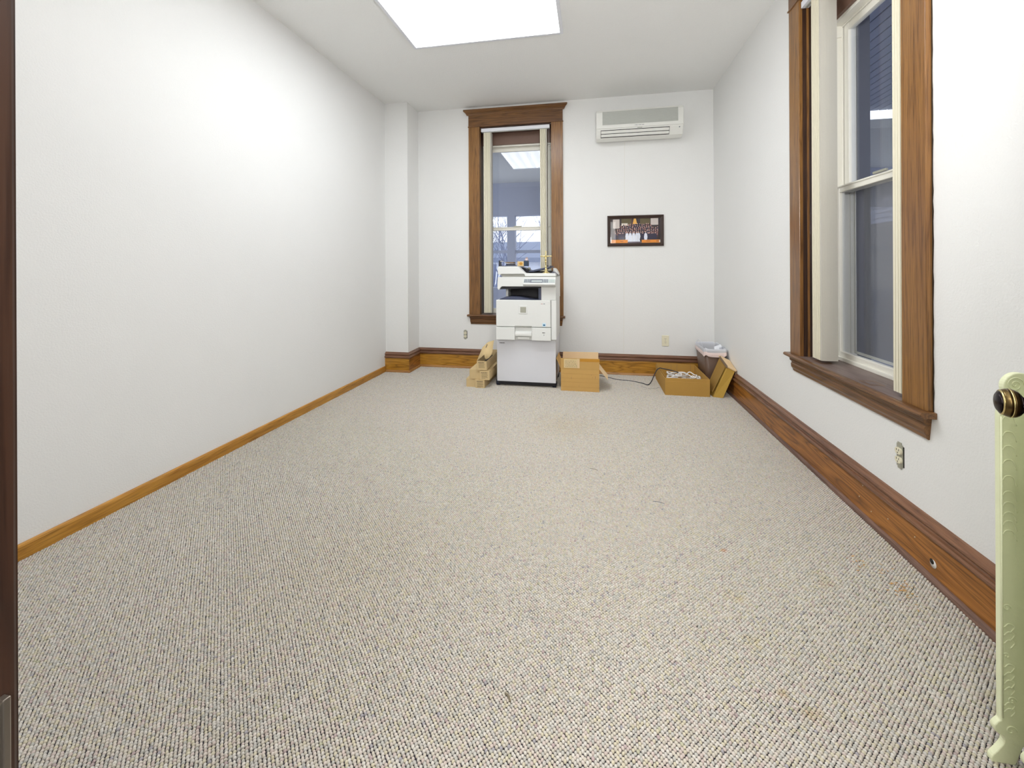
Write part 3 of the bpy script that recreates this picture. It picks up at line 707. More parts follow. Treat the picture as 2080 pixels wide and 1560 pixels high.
# objects lying on the copier
zt = 1.2472
A = thing('plastic_case', 'open black case with clear plastic wrapping on top of the copier', 'case', (-.87, 4.45, zt))
MB().box(-.098, .100, -.06, .07, 0, .006).build('case_base', 'black', A, .002)
MB().slab((-.098, -.05, .006), (-.088, -.05, .006), (-.092, -.05, .062), (-.100, -.05, .062), -.11).build('case_side', 'black', A, .001)
fm = MB(); vs = []; n = 14
for i in range(n + 1):
    for j in range(3):
        u = i / n; vs.append((-.085 + .175 * u, -.056 + .05 * j, .010 + .040 * (1 - u) ** 1.5 + .010 * abs(math.sin(7 * u + j)) + .002 * j))
fm.add(vs, [(i * 3 + j, i * 3 + j + 1, i * 3 + j + 4, i * 3 + j + 3) for i in range(n) for j in range(2)], True)
fm = fm.build('plastic_wrap', plain('milky_plastic', srgb(204, 202, 198), .15, var=.1), A)
fm.modifiers.new('s', 'SOLIDIFY').thickness = .001
MB().box(-.018, .080, -.056, .03, .010, .024).build('cartridge', 'black', A, .002)
MB().box(-.030, .060, -.03, .06, .030, .046).build('paper_wad', 'cardin', A, .004)
A = thing('small_box', 'small tan carton with an orange print on the copier beside the black case', 'box', (-.733, 4.44, zt))
MB().box(-.034, .034, -.04, .04, 0, .052).build('carton', plain('tan_carton', srgb(226, 196, 140), .6, var=.05), A, .002)
MB().mat('tape').add([(.019 * math.cos(k * PI / 6) + .004, -.0404, .027 + .015 * math.sin(k * PI / 6)) for k in range(12)], [tuple(range(12))]).build('orange_print', plain('orange_print', srgb(238, 178, 84), .5, var=.1), A, fix=False)
A = thing('ink_box', 'small navy carton at the right end of the clutter on the copier', 'box', (-.6755, 4.43, zt))
MB().box(-.0225, .0225, -.035, .035, 0, .058).build('carton', plain('navy_carton', srgb(44, 62, 84), .4, var=.08), A, .002)
A = thing('small_bottle', 'tiny pale pink bottle with brown cap standing on the navy carton', 'bottle', (-.673, 4.43, zt + .058))
MB().lathe([(.016, 0), (.018, .004), (.018, .020), (.012, .025)], seg=16).build('bottle_body', plain('pale_pink_plastic', srgb(226, 206, 206), .4), A)
MB().lathe([(.0095, .025), (.0095, .036), (.0001, .036)], (.003, 0, 0), 14).build('bottle_cap', plain('tan_cap', srgb(176, 142, 122), .4), A)
def crucifix():
    A = thing('crucifix', 'small standing brass crucifix on the right of the copier top', 'crucifix', (-.452, 4.29, 1.1757))
    k = .96
    MB().lathe([(.038, 0), (.038, .004), (.030, .009), (.021, .014), (.013, .024), (.015, .030), (.0145, .044), (.009, .050), (.0085, .056), (.011, .062), (.0075, .068), (.006, .080)], seg=22).build('stand', 'brass', A)
    cr = MB(); cr.box(-.0055, .0055, -.003, .003, .078, .2175); cr.box(-.0505, .0535, -.003, .003, .168, .177)
    for x, z in ((-.052, .1725), (.055, .1725), (0, .219)): cr.ball((x, 0, z), .0075, 10, (1, .5, 1))
    cr.build('cross', 'brass', A, .001)
    f = MB()
    f.ball((0, -.010, .181), .0068, 10, (1, 1, 1.25))
    f.tube([(0, -.008, .172), (0, -.011, .158), (.001, -.010, .142), (0, -.012, .130)], [.005, .0105, .0075, .009], 10)
    f.tube([(-.004, -.012, .131), (-.003, -.018, .112), (-.002, -.009, .088)], [.0065, .0055, .003], 8)
    f.tube([(.004, -.012, .131), (.004, -.018, .112), (.002, -.009, .088)], [.0065, .0055, .003], 8)
    f.tube([(-.007, -.009, .166), (-.024, -.007, .170), (-.043, -.005, .175)], [.0038, .003, .002], 8)
    f.tube([(.007, -.009, .166), (.024, -.007, .170), (.043, -.005, .175)], [.0038, .003, .002], 8)
    f.build('figure', 'brass', A)
crucifix()

# ------------------------------------------------------------------ toner cartons left of the copier
def toner(label, x, y, z, rz, w_=.101, h_=.094, d=.62, printed=True):
    A = thing('toner_carton', label, 'box', (x, y, z), rz, 'long kraft cartons stacked beside the copier')
    MB().box(0, w_, 0, d, 0, h_).build('carton', 'card3', A, .0015)
    MB().box(-.0006, w_ + .0006, .0, d, h_ - .0005, h_ + .001).build('lid_flap', 'card3', A)
    if printed:
        p = MB(); x_ = .018
        for wd in (.012, .006, .009, .004, .012, .009): p.box(x_, x_ + wd * .85, -.0012, -.0002, h_ - .020, h_ - .014); x_ += wd + .002
        for k, wd in enumerate((.060, .066, .058, .064, .04)): p.box(.02, .02 + wd, -.0012, -.0002, h_ - .032 - k * .011, h_ - .0302 - k * .011)
        p.build('printing', 'ink' , A)
    return A
toner('plain kraft carton end on the floor, bottom left of the stack', -1.272, 4.19, 0, .02, .10, .088, .62, False)
toner('printed kraft carton on the floor, bottom right of the stack', -1.170, 4.165, 0, -.015, .098, .088, .60)
toner('plain kraft carton in the middle layer of the stack, left', -1.236, 4.185, .0895, .0, .110, .096, .64, False)
toner('printed kraft carton in the middle layer of the stack, touching the copier side', -1.122, 4.160, .0895, -.0, .104, .092, .66)
def open_toner():
    A = thing('toner_carton', 'opened kraft carton on top of the stack with its end flap sticking up', 'box', (-1.152, 4.165, .1875), -.0, 'long kraft cartons stacked beside the copier')
    w_, h_, d, t_ = .103, .094, .60, .002
    c = MB(); c.box(0, w_, 0, t_, 0, h_); c.box(0, w_, d - t_, d, 0, h_); c.box(0, t_, t_, d - t_, 0, h_); c.box(w_ - t_, w_, t_, d - t_, 0, h_)
    c.box(t_, w_ - t_, t_, d - t_, 0, t_); c.build('carton', 'card3', A)
    p = MB(); x_ = .016
    for wd in (.012, .006, .009, .004, .012, .009): p.box(x_, x_ + wd * .85, -.0012, -.0002, h_ - .018, h_ - .012); x_ += wd + .002
    for k, wd in enumerate((.060, .066, .058, .064, .066)): p.box(.018, .018 + wd, -.0012, -.0002, h_ - .028 - k * .010, h_ - .0262 - k * .010)
    p.build('printing', 'ink', A)
    # long lid that rises from the left edge and leans over to the right, its tongue hanging towards the room
    fl = MB()
    P = [(0, .0, .094), (0.002, .22, .094)]
    pts = [(.0, .002, .094), (.028, .02, .165), (.048, .05, .225), (.100, .08, .275), (.158, .10, .292), (.156, .06, .235), (.160, .02, .185), (.150, -.004, .155), (.128, -.016, .130), (.104, -.020, .118), (.090, -.016, .128), (.084, -.006, .155), (.080, .0, .165), (.06, .0, .145)]
    V = [Vector(p) for p in pts]; cen = Vector((.085, .03, .20))
    vs = [tuple(cen)] + [tuple(v) for v in V]
    fl.add(vs, [(0, i + 1, (i + 1) % len(V) + 1) for i in range(len(V))], True)
    o = fl.build('end_flap', 'card3', A); o.modifiers.new('s', 'SOLIDIFY').thickness = .003
    MB().slab((.088, .0225, .232), (.092, .0225, .226), (.104, .036, .256), (.100, .036, .262), .001).build('flap_slot', 'ink', A)
    MB().box(.004, .099, .02, .58, .004, .035).build('dark_wrapper', 'black', A, .01)
open_toner()

# ------------------------------------------------------------------ open shipping carton right of the copier
def shipping():
    A = thing('shipping_box', 'brown cardboard box with raised flaps on the floor right of the copier', 'box', (-.112, 4.222, 0))
    t_ = .004; x0, x1, d, h = -.188, .188, .305, .222
    f = MB(); f.box(x0, x1, 0, t_, 0, h); f.box(x0, x1, d - t_, d, 0, h); f.box(x0, x0 + t_, t_, d - t_, 0, h); f.box(x1 - t_, x1, t_, d - t_, 0, h); f.box(x0, x1, 0, d, 0, t_)
    f.build('carton', 'card', A, .001)
    rb = MB()
    for z in (.045, .092, .13, .175): rb.box(x0 + .002, x1 - .002, -.0009, .0005, z, z + .0022)
    rb.build('pressed_crease', plain('crease_cardboard', srgb(196, 154, 88), .85), A)
    MB().slab((x0, 0, h), (x1, .0, h), (x1 + .003, -.010, h + .112), (x0, -.010, h + .108), -.004).build('front_flap', 'card', A, .001)
    MB().slab((x0 - .004, d, h), (x1 - .004, d, h), (x1 - .004, d + .012, h + .112), (x0 + .002, d + .012, h + .108), .004).build('back_flap', 'card2', A, .001)
    MB().slab((x1, .03, h), (x1, .28, h), (x1 + .088, .285, h - .112), (x1 + .082, .015, h - .098), -.004).build('side_flap', 'card2', A, .001)
    MB().slab((x0, .01, h - .004), (x0, .29, h - .004), (x0 - .046, .30, h + .10), (x0 - .046, .01, h + .10), .004).build('side_flap', 'card', A, .001)
    def onf(xa, xb, ua, ub, name, mat, up=.0015):
        g = lambda u: (-.0 - .010 * u / .11 - up, h + u)
        ya, za = g(ua); yb, zb = g(ub)
        MB().slab((xa, ya, za), (xb, ya, za), (xb, yb, zb), (xa, yb, zb), -.0006).build(name, mat, A)
    onf(x0 + .030, x0 + .165, .012, .103, 'shipping_label', 'paperlab')
    onf(x0 + .190, x1 + .001, .080, .110, 'packing_tape', 'tape')
    onf(x0 + .158, x0 + .185, .012, .106, 'tape_strip', 'card2', .0012)
    lt = MB(); r_ = random.Random(5)
    for k in range(5):
        xx = x0 + .045
        while xx < x0 + .15:
            wd = r_.uniform(.004, .016); z = h + .024 + k * .014; y = -.010 * (z - h) / .11 - .0028
            lt.box(xx, xx + wd, y, y + .0006, z, z + .003); xx += wd + .007
    lt.build('label_writing', 'cardin', A)
    MB().slab((x0 + .02, d - .002, h + .012), (x0 + .055, d - .002, h + .012), (x0 + .05, d, h + .030), (x0 + .022, d, h + .030), -.001).build('tape_scrap', 'whitev', A)
    mk = MB()
    for x, z, a in ((-.085, .125, .018), (.150, .135, .026), (.11, .165, .008), (.12, .14, .008), (-.01, .053, .008)): mk.box(x, x + .002, -.0008, .0002, z, z + a)
    mk.build('scuff_marks', 'cardin', A)
shipping()

# ------------------------------------------------------------------ shallow carton with white cords
def tray():
    A = thing('tray_box', 'shallow open brown cardboard box of white cords before the waste bin', 'box', (.9, 4.25, 0))
    x0, x1, d, h, t_ = -.204, .200, .60, .168, .005
    f = MB(); f.box(x0, x1, 0, t_, 0, h); f.box(x0 + .01, x1, d - t_, d, 0, h + .006); f.box(x0, x0 + t_, t_, d - t_, 0, h - .006); f.box(x1 - t_, x1, t_, d - t_, 0, h); f.box(x0, x1, 0, d, 0, t_)
    f.build('carton', 'card4', A, .001)
    MB().box(x0 + .0005, x1 - .002, -.006, 0, 0, .136).build('front_ply', 'card4', A)
    MB().slab((x0 + .018, .01, .135), (x0 + .018, d - .02, .15), (x0 + .004, d - .02, h + .005), (x0 + .010, .01, h), .003).build('inner_side_ply', 'card4', A)
    lk = MB()
    for x in (-.045, .015): lk.box(x, x + .0016, d - .0065, d - .005, .095, h + .004)
    for (xa, xb) in ((-.065, -.043), (.015, .030)): lk.box(xa, xb, d - .0065, d - .005, .093, .0965)
    lk.box(-.065, -.063, d - .0065, d - .005, .04, .095); lk.box(.028, .030, d - .0065, d - .005, .04, .095)
    lk.box(x1 - .045, x1 - .043, d - .0065, d - .005, .01, h)
    lk.build('lock_tab_cut', 'cardin', A)
    return A
tray()
def cords():
    r_ = random.Random(11)
    for label, cx_, cy_, R, z0, n in (('loop of white cord heaped highest in the shallow carton', .805, 4.44, .075, .045, 6), ('flat tangle of white cord in the right half of the shallow carton', 1.0, 4.43, .075, .04, 6),
                                      ('white cord coiled at the back of the shallow carton', .90, 4.67, .12, .03, 4)):
        mb = MB()
        for k in range(n):
            ph = r_.uniform(0, 6.28); tl = r_.uniform(-.35, .35); rr = R * r_.uniform(.6, 1); ex = r_.uniform(.45, .8); pts = []
            for i in range(25):
                a = 2 * PI * i / 24; x = rr * math.cos(a); y = rr * ex * math.sin(a)
                zz = z0 + .018 + k * .018 + tl * x * .8 + .008 * math.sin(3 * a + ph)
                xx = x * math.cos(ph) - y * math.sin(ph); yy = x * math.sin(ph) + y * math.cos(ph)
                X = max(.712, min(1.085, cx_ + xx + .02 * math.sin(k * 2))); pts.append((X, cy_ + yy + .01 * k, max(.012, zz)))
            mb.tube(pts, .0058, 7)
        o = tag(mb.build('white_cord', 'wcord'), label, 'cord', 'white cords in the shallow carton')
cords()
pts = bez([(-.31, 4.86, .02), (-.1, 4.86, .006), (.10, 4.85, .006), (.28, 4.72, .006), (.40, 4.70, .006), (.52, 4.62, .008), (.575, 4.55, .012), (.61, 4.555, .045), (.64, 4.575, .105), (.672, 4.595, .158), (.70, 4.60, .178), (.72, 4.58, .180),
           (.745, 4.52, .188), (.80, 4.46, .190), (.85, 4.42, .182)], 8)
tag(MB().tube(pts, .0048, 8).build('power_cord', 'cord'), 'black power cord running along the floor into the shallow carton', 'cord')
pts = bez([(.50, 4.50, .004), (.57, 4.44, .004), (.63, 4.45, .004), (.685, 4.50, .004)], 6)
tag(MB().tube(pts, .0022, 6).build('thin_cable', 'cord'), 'thin dark wire on the carpet left of the shallow carton', 'cord')

# ------------------------------------------------------------------ narrow carton leaning on the right wall
def leaning():
    A = thing('leaning_carton', 'flat ochre cardboard carton leaning on the right wall before the waste bin', 'box', (1.17, 4.25, 0))
    ox, oy = 1.17, 4.25
    def L(p): return [(x - ox, y - oy, z) for x, y, z in p]
    nb = [(1.128, 4.25, .004), (1.208, 4.232, 0.002)]; nt_ = [(1.320, 4.245, .262), (1.255, 4.245, .298)]
    fb = [(1.112, 4.425, .002), (1.195, 4.425, .002)]; ft = [(1.318, 4.432, .310), (1.238, 4.432, .352)]
    MB().hexa(L([nb[0], nb[1], fb[1], fb[0], nt_[1], nt_[0], ft[0], ft[1]])).build('carton', 'cardy', A, .002)
    # sheet on the long left face, its shade put into a darker colour, and worn cap folded over the top
    MB().hexa(L([(1.120, 4.26, .05), (1.124, 4.256, .05), (1.112, 4.41, .05), (1.108, 4.41, .05), (1.236, 4.27, .285), (1.240, 4.266, .288), (1.236, 4.42, .34), (1.230, 4.42, .34)])).build('shaded_side', 'cardshade', A)
    MB().hexa(L([(1.244, 4.236, .292), (1.328, 4.236, .250), (1.330, 4.438, .300), (1.228, 4.438, .350), (1.250, 4.232, .308), (1.332, 4.232, .266), (1.333, 4.442, .318), (1.230, 4.442, .368)])).build('top_flap', 'card2', A, .004)
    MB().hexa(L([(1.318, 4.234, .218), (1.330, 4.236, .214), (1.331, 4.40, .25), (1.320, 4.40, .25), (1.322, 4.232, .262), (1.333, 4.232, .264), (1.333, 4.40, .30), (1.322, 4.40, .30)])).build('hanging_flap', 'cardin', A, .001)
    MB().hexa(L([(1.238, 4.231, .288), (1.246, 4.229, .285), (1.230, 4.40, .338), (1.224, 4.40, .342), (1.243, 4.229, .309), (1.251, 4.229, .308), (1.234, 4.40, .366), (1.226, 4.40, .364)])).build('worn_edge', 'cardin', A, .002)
leaning()

# ------------------------------------------------------------------ waste bin with liner
def wastebin():
    A = thing('waste_bin', 'brown plastic waste bin with white liner in the far right corner', 'bin', (1.212, 4.66, 0))
    def ringpts(hx, hy, r, z, n=6):
        o = []
        for sx, sy, a0 in ((1, 1, 0), (-1, 1, 90), (-1, -1, 180), (1, -1, 270)):
            for k in range(n + 1):
                a = math.radians(a0 + 90 * k / n); o.append((sx * (hx - r) + r * math.cos(a), sy * (hy - r) + r * math.sin(a), z))
        return o
    def shell(mb, rings):
        n = len(rings[0]); vs = [p for r in rings for p in r]
        mb.add(vs, [(i * n + k, i * n + (k + 1) % n, (i + 1) * n + (k + 1) % n, (i + 1) * n + k) for i in range(len(rings) - 1) for k in range(n)], True); return mb
    b = shell(MB(), [ringpts(.066, .150, .03, .003), ringpts(.075, .160, .032, .02), ringpts(.104, .196, .035, .400), ringpts(.101, .193, .035, .400), ringpts(.070, .155, .03, .012)])
    n = len(ringpts(.1, .1, .03, 0)); b.add(ringpts(.066, .150, .03, .003), [tuple(range(n))[::-1]])
    b.build('bin_body', 'bin', A)
    r_ = random.Random(2)
    def wob(rg, a, az, s0=0): 
        return [(x * (1 + a * math.sin(i * 1.7 + s0)), y * (1 + a * math.cos(i * 1.3 + s0)), z + az * math.sin(i * 1.1 + s0) + .4 * az * math.sin(i * 2.7)) for i, (x, y, z) in enumerate(rg)]
    ln = shell(MB(), [wob(ringpts(.107, .199, .036, .372), .012, .010, .6), wob(ringpts(.1095, .201, .036, .400), .012, .004, 1), wob(ringpts(.108, .199, .036, .418), .01, .006, 1.5),
                      wob(ringpts(.102, .193, .036, .424), .01, .006, 1.5), wob(ringpts(.096, .187, .036, .405), .015, .004, 2), wob(ringpts(.090, .180, .036, .30), .03, .006, 3), wob(ringpts(.080, .165, .036, .18), .05, .01, 4), wob(ringpts(.06, .13, .036, .12), .06, .01, 4)])
    o = ln.build('liner', 'liner', A); o.modifiers.new('s', 'SUBSURF').levels = 1
    bd = shell(MB(), [wob(ringpts(.1085, .2005, .036, .346), .012, .011, .6), wob(ringpts(.1105, .2025, .036, .366), .012, .009, .8), wob(ringpts(.1085, .2005, .036, .386), .01, .006, 1)])
    o = bd.build('liner_cuff', 'pinkliner', A); o.modifiers.new('s', 'SUBSURF').levels = 1
    t_ = MB().tube(bez([(-.10, .12, .40), (-.105, .10, .445), (-.09, .07, .462), (-.075, .05, .44), (-.07, .03, .37)], 6), [.003] * 25, 6)
    t_.build('tie_handle', 'liner', A)
    MB().slab((.02, -.11, .36), (.085, -.12, .385), (.095, -.02, .435), (.03, -.02, .41), .002).build('crumpled_paper', 'whitev', A)
    for k in range(3): MB().slab((.058 + k * .012, -.118, .3835 + k * .003), (.060 + k * .012, -.118, .3845 + k * .003), (.072 + k * .01, -.07, .41 + k * .003), (.069 + k * .01, -.07, .409 + k * .003), .003).build('paper_print', 'btn', A)
wastebin()

# ------------------------------------------------------------------ cast iron radiator behind the door
def radiator():
    A = thing('radiator', 'pale green cast iron radiator with scroll relief behind the opened door', 'radiator', (1.10, 1.0, 0))
    X0, X1 = 1.000, 1.215
    def profile():
        p = []
        p += [(q.x, q.y) for q in bez([(X0 - .020, .004, 0), (X0 - .019, .018, 0), (X0 - .006, .036, 0), (X0 + .006, .056, 0), (X0 + .006, .072, 0), (X0 - .004, .076, 0), (X0 - .012, .084, 0), (X0 - .013, .096, 0), (X0 - .006, .106, 0), (X0, .112, 0)], 3)]
        p += [(X0, .875), (X0 + .003, .895)] + [(q.x, q.y) for q in bez([(X0 + .016, .922, 0), (X0 + .009, .936, 0), (X0 + .010, .956, 0), (X0 + .022, .972, 0), (X0 + .040, .979, 0), (X0 + .065, .975, 0), (X0 + .1075, .966, 0)], 3)]
        q = [(2 * (X0 + X1) / 2 - x, z) for x, z in p[::-1]]
        low = [(X1 - .03, .004), (X1 - .045, .05), (X1 - .07, .085), ((X0 + X1) / 2, .10), (X0 + .07, .085), (X0 + .045, .05), (X0 + .03, .004)]
        return p + q + low
    pr = profile(); ns_ = 10; pitch = .0765
    sec = None
    for k in range(ns_):
        y1 = 1.270 - k * pitch; thick = .015
        mb = MB().prism([(x - 1.10, z) for x, z in pr], 'Y', y1 - thick - 1.0, y1 - 1.0)
        if k == 0:
            first = mb; o = mb.build('radiator_section', 'radi', A, .004, 3); sec = o
            yy = y1 - thick - 1.0 - .0005
            rl = MB()
            def spiral(cx_, cz, R, turns, sg, r=.0014):
                pts = [(cx_ - 1.10 + sg * R * (1 - i / 40) * math.cos(turns * 2 * PI * i / 40), yy, cz + R * (1 - i / 40) * math.sin(turns * 2 * PI * i / 40)) for i in range(38)]
                rl.tube(pts, r, 6)
            spiral(X0 + .032, .950, .019, 2.2, 1); spiral(X0 + .012, .395, .009, 1.5, 1); spiral(X0 + .011, .275, .008, 1.3, -1)
            spiral(X0 + .022, .165, .010, 1.4, 1); spiral(X0 + .020, .090, .013, 1.2, 1)
            for z0, s_ in ((.86, 1), (.82, 1), (.785, 1), (.75, 1), (.71, 1), (.672, 1), (.645, 1), (.62, 1), (.598, 1), (.575, 1)):
                rl.tube(bez([(X0 + .004 - 1.10, yy, z0), (X0 + .012 - 1.10, yy, z0 + .012), (X0 + .026 - 1.10, yy, z0 + .010), (X0 + .034 - 1.10, yy, z0 - .012)], 5), .0013, 6)
            for z0 in (.345, .325, .305, .245, .225, .205, .188, .15, .135):
                rl.tube(bez([(X0 + .006 - 1.10, yy, z0), (X0 + .016 - 1.10, yy, z0 + .010), (X0 + .028 - 1.10, yy, z0 + .004), (X0 + .020 - 1.10, yy, z0 - .010)], 5), .0013, 6)
            rl.tube([(X0 + .003 - 1.10, yy, .12), (X0 + .003 - 1.10, yy, .87)], .0018, 6)
            rl.tube(bez([(X0 + .066 - 1.10, yy, .14), (X0 + .0635 - 1.10, yy, .3), (X0 + .0635 - 1.10, yy, .85), (X0 + .068 - 1.10, yy, .888), (X0 + .085 - 1.10, yy, .90)], 6), .0022, 6)
            rel = rl.build('scroll_relief', 'radi', A)
        else:
            o = sec.copy(); C.objects.link(o); o.parent = A; o.location = (0, -k * pitch, 0)
    for z in (.14, .90):
        MB().tube([(0.0, 1.262 - 1.0, z), (0.0, 1.27 - 9 * pitch - .015 - 1.0, z)], .022, 14).build('connecting_hub', 'radi', A)
radiator()

# ------------------------------------------------------------------ small litter on the carpet
def litter(name, label, pts, r, col):
    tag(MB().tube(bez(pts, 4), r, 5).build(name, plain(name + '_fibre', srgb(*col), .8)), label, 'litter')
litter('blue_thread', 'short straight blue thread on the carpet, right of the middle', [(.315, 2.315, .0075), (.345, 2.312, .008), (.372, 2.302, .0075)], .0012, (70, 80, 104))
litter('dark_thread', 'short dark thread on the carpet nearer the copier than the blue one', [(-.01, 2.623, .0075), (.015, 2.617, .008), (.034, 2.605, .0075)], .0012, (96, 92, 84))
litter('lint', 'small grey tuft of lint on the carpet in the foreground', [(-.25, 1.196, .008), (-.24, 1.19, .011), (-.232, 1.178, .008)], .0028, (120, 110, 90))
mb = MB(); r_ = random.Random(9)
for k in range(70):
    if k < 52: x, y = r_.gauss(1.168, .028), r_.gauss(1.865, .05)
    else: x, y = r_.gauss(1.10, .02), r_.gauss(1.98, .03)
    a = r_.uniform(0, 6.28); l = r_.uniform(.003, .011); z = .0072
    mb.slab((x, y, z), (x + l * math.cos(a), y + l * math.sin(a), z + .001), (x + l * math.cos(a) - .002 * math.sin(a), y + l * math.sin(a) + .002 * math.cos(a), z + .001), (x - .002 * math.sin(a), y + .002 * math.cos(a), z), .0008)
o = mb.build('wood_shavings', plain('wood_shaving', srgb(216, 166, 92), .8, var=.15)); tag(o, 'scatter of pale wood shavings on the carpet by the right skirting', 'litter'); o['kind'] = 'stuff'

# ------------------------------------------------------------------ carpet: looped pile, one tuft per point
def carpet():
    me = bpy.data.meshes.new('carpet_pile')
    px, py = .0126, .0063; pts = []
    r_ = random.Random(1); j = 0; y = YF - .15
    while y < YB - .03:
        x = XL + .012 + (px / 2 if j % 2 else 0)
        while x < XR - .028:
            in_door = DX0 < x < DX1
            if (y > YF or in_door) and not (x < XC + .03 and y > YC - .03):
                pts.append((x + r_.uniform(-.0009, .0009), y + r_.uniform(-.0009, .0009), .0016))
            x += px
        y += py; j += 1
    me.from_pydata(pts, [], [])
    o = bpy.data.objects.new('carpet_pile', me); C.objects.link(o)
    o['kind'] = 'stuff'; tag(o, 'beige flecked loop pile carpet covering the whole floor', 'carpet')
    m, t, b = newmat('loop_pile'); N = t.nodes; Lk = t.links
    oi = N.new('ShaderNodeObjectInfo'); r = N.new('ShaderNodeValToRGB'); r.color_ramp.interpolation = 'CONSTANT'
    cols = [(0, (218, 211, 197)), (.22, (226, 221, 212)), (.40, (212, 208, 201)), (.54, (221, 213, 190)), (.66, (216, 202, 194)), (.76, (204, 202, 194)), (.85, (224, 214, 204)), (.975, (182, 178, 182)), (.984, (198, 180, 178)), (.992, (200, 198, 172))]
    el = r.color_ramp.elements
    while len(el) > 1: el.remove(el[-1])
    el[0].position = 0; el[0].color = tuple(v_ * .85 for v_ in srgb(*cols[0][1])[:3]) + (1,)
    for p_, c_ in cols[1:]: q = el.new(p_); q.color = tuple(v_ * .85 for v_ in srgb(*c_)[:3]) + (1,)
    Lk.new(oi.outputs['Random'], r.inputs[0])
    # stains and wear with shapes of their own
    g = N.new('ShaderNodeNewGeometry'); col = r.outputs[0]
    def blot(cx_, cy_, rad, c, amt, col):
        vd = N.new('ShaderNodeVectorMath'); vd.operation = 'DISTANCE'; vd.inputs[1].default_value = (cx_, cy_, 0)
        nz = N.new('ShaderNodeTexNoise'); nz.inputs['Scale'].default_value = 26; Lk.new(g.outputs['Position'], nz.inputs['Vector'])
        Lk.new(g.outputs['Position'], vd.inputs[0])
        ad = N.new('ShaderNodeMath'); ad.operation = 'MULTIPLY_ADD'; Lk.new(nz.outputs['Fac'], ad.inputs[0]); ad.inputs[1].default_value = rad * 1.6
        Lk.new(vd.outputs['Value'], ad.inputs[2])
        mr = N.new('ShaderNodeMapRange'); mr.inputs['From Min'].default_value = rad * .7; mr.inputs['From Max'].default_value = rad * 1.5
        mr.inputs['To Min'].default_value = amt; mr.inputs['To Max'].default_value = 0; Lk.new(ad.outputs[0], mr.inputs['Value'])
        mx = N.new('ShaderNodeMixRGB'); mx.blend_type = 'MULTIPLY'; mx.inputs[2].default_value = srgb(*c)
        Lk.new(mr.outputs[0], mx.inputs[0]); Lk.new(col, mx.inputs[1]); return mx.outputs[0]
    for a_ in ((.543, 1.345, .030, (232, 196, 112), .6), (.52, 1.52, .05, (244, 230, 180), .5), (.53, 1.70, .07, (246, 234, 190), .5), (.60, 1.30, .05, (240, 220, 150), .5),
               (1.18, 1.85, .04, (252, 234, 190), .4), (.90, 1.86, .08, (248, 238, 205), .5), (.565, 1.975, .02, (238, 170, 110), .7), (-.20, 3.3, .5, (248, 240, 222), .6), (-1.0, 1.6, .8, (250, 246, 236), .5)):
        col = blot(*a_, col)
    Lk.new(col, b.inputs['Base Color']); b.inputs['Roughness'].default_value = .95; b.inputs['Specular IOR Level'].default_value = .1
    ng = bpy.data.node_groups.new('loop_pile', 'GeometryNodeTree')
    ng.interface.new_socket('Geometry', in_out='INPUT', socket_type='NodeSocketGeometry')
    ng.interface.new_socket('Geometry', in_out='OUTPUT', socket_type='NodeSocketGeometry')
    n = ng.nodes; gi = n.new('NodeGroupInput'); go = n.new('NodeGroupOutput'); l = ng.links
    ico = n.new('GeometryNodeMeshUVSphere'); ico.inputs['Segments'].default_value = 8; ico.inputs['Rings'].default_value = 5; ico.inputs['Radius'].default_value = 1
    tf = n.new('GeometryNodeTransform'); tf.inputs['Scale'].default_value = (.0051, .0047, .0052)
    sm = n.new('GeometryNodeSetMaterial'); sm.inputs['Material'].default_value = m
    ss = n.new('GeometryNodeSetShadeSmooth'); ip = n.new('GeometryNodeInstanceOnPoints')
    rv = n.new('FunctionNodeRandomValue'); rv.data_type = 'FLOAT_VECTOR'
    rv.inputs[0].default_value = (-.25, -.25, -.8); rv.inputs[1].default_value = (.25, .25, .8)
    rs = n.new('FunctionNodeRandomValue'); rs.data_type = 'FLOAT_VECTOR'
    rs.inputs[0].default_value = (.84, .84, .75); rs.inputs[1].default_value = (1.10, 1.10, 1.15)
    l.new(gi.outputs[0], ip.inputs['Points'])
    l.new(ico.outputs['Mesh'], tf.inputs['Geometry']); l.new(tf.outputs[0], ss.inputs[0]); l.new(ss.outputs[0], sm.inputs['Geometry'])
    l.new(sm.outputs[0], ip.inputs['Instance']); l.new(rv.outputs[0], ip.inputs['Rotation']); l.new(rs.outputs[0], ip.inputs['Scale'])
    l.new(ip.outputs[0], go.inputs[0])
    md = o.modifiers.new('pile', 'NODES'); md.node_group = ng
    me.materials.append(m)
carpet()

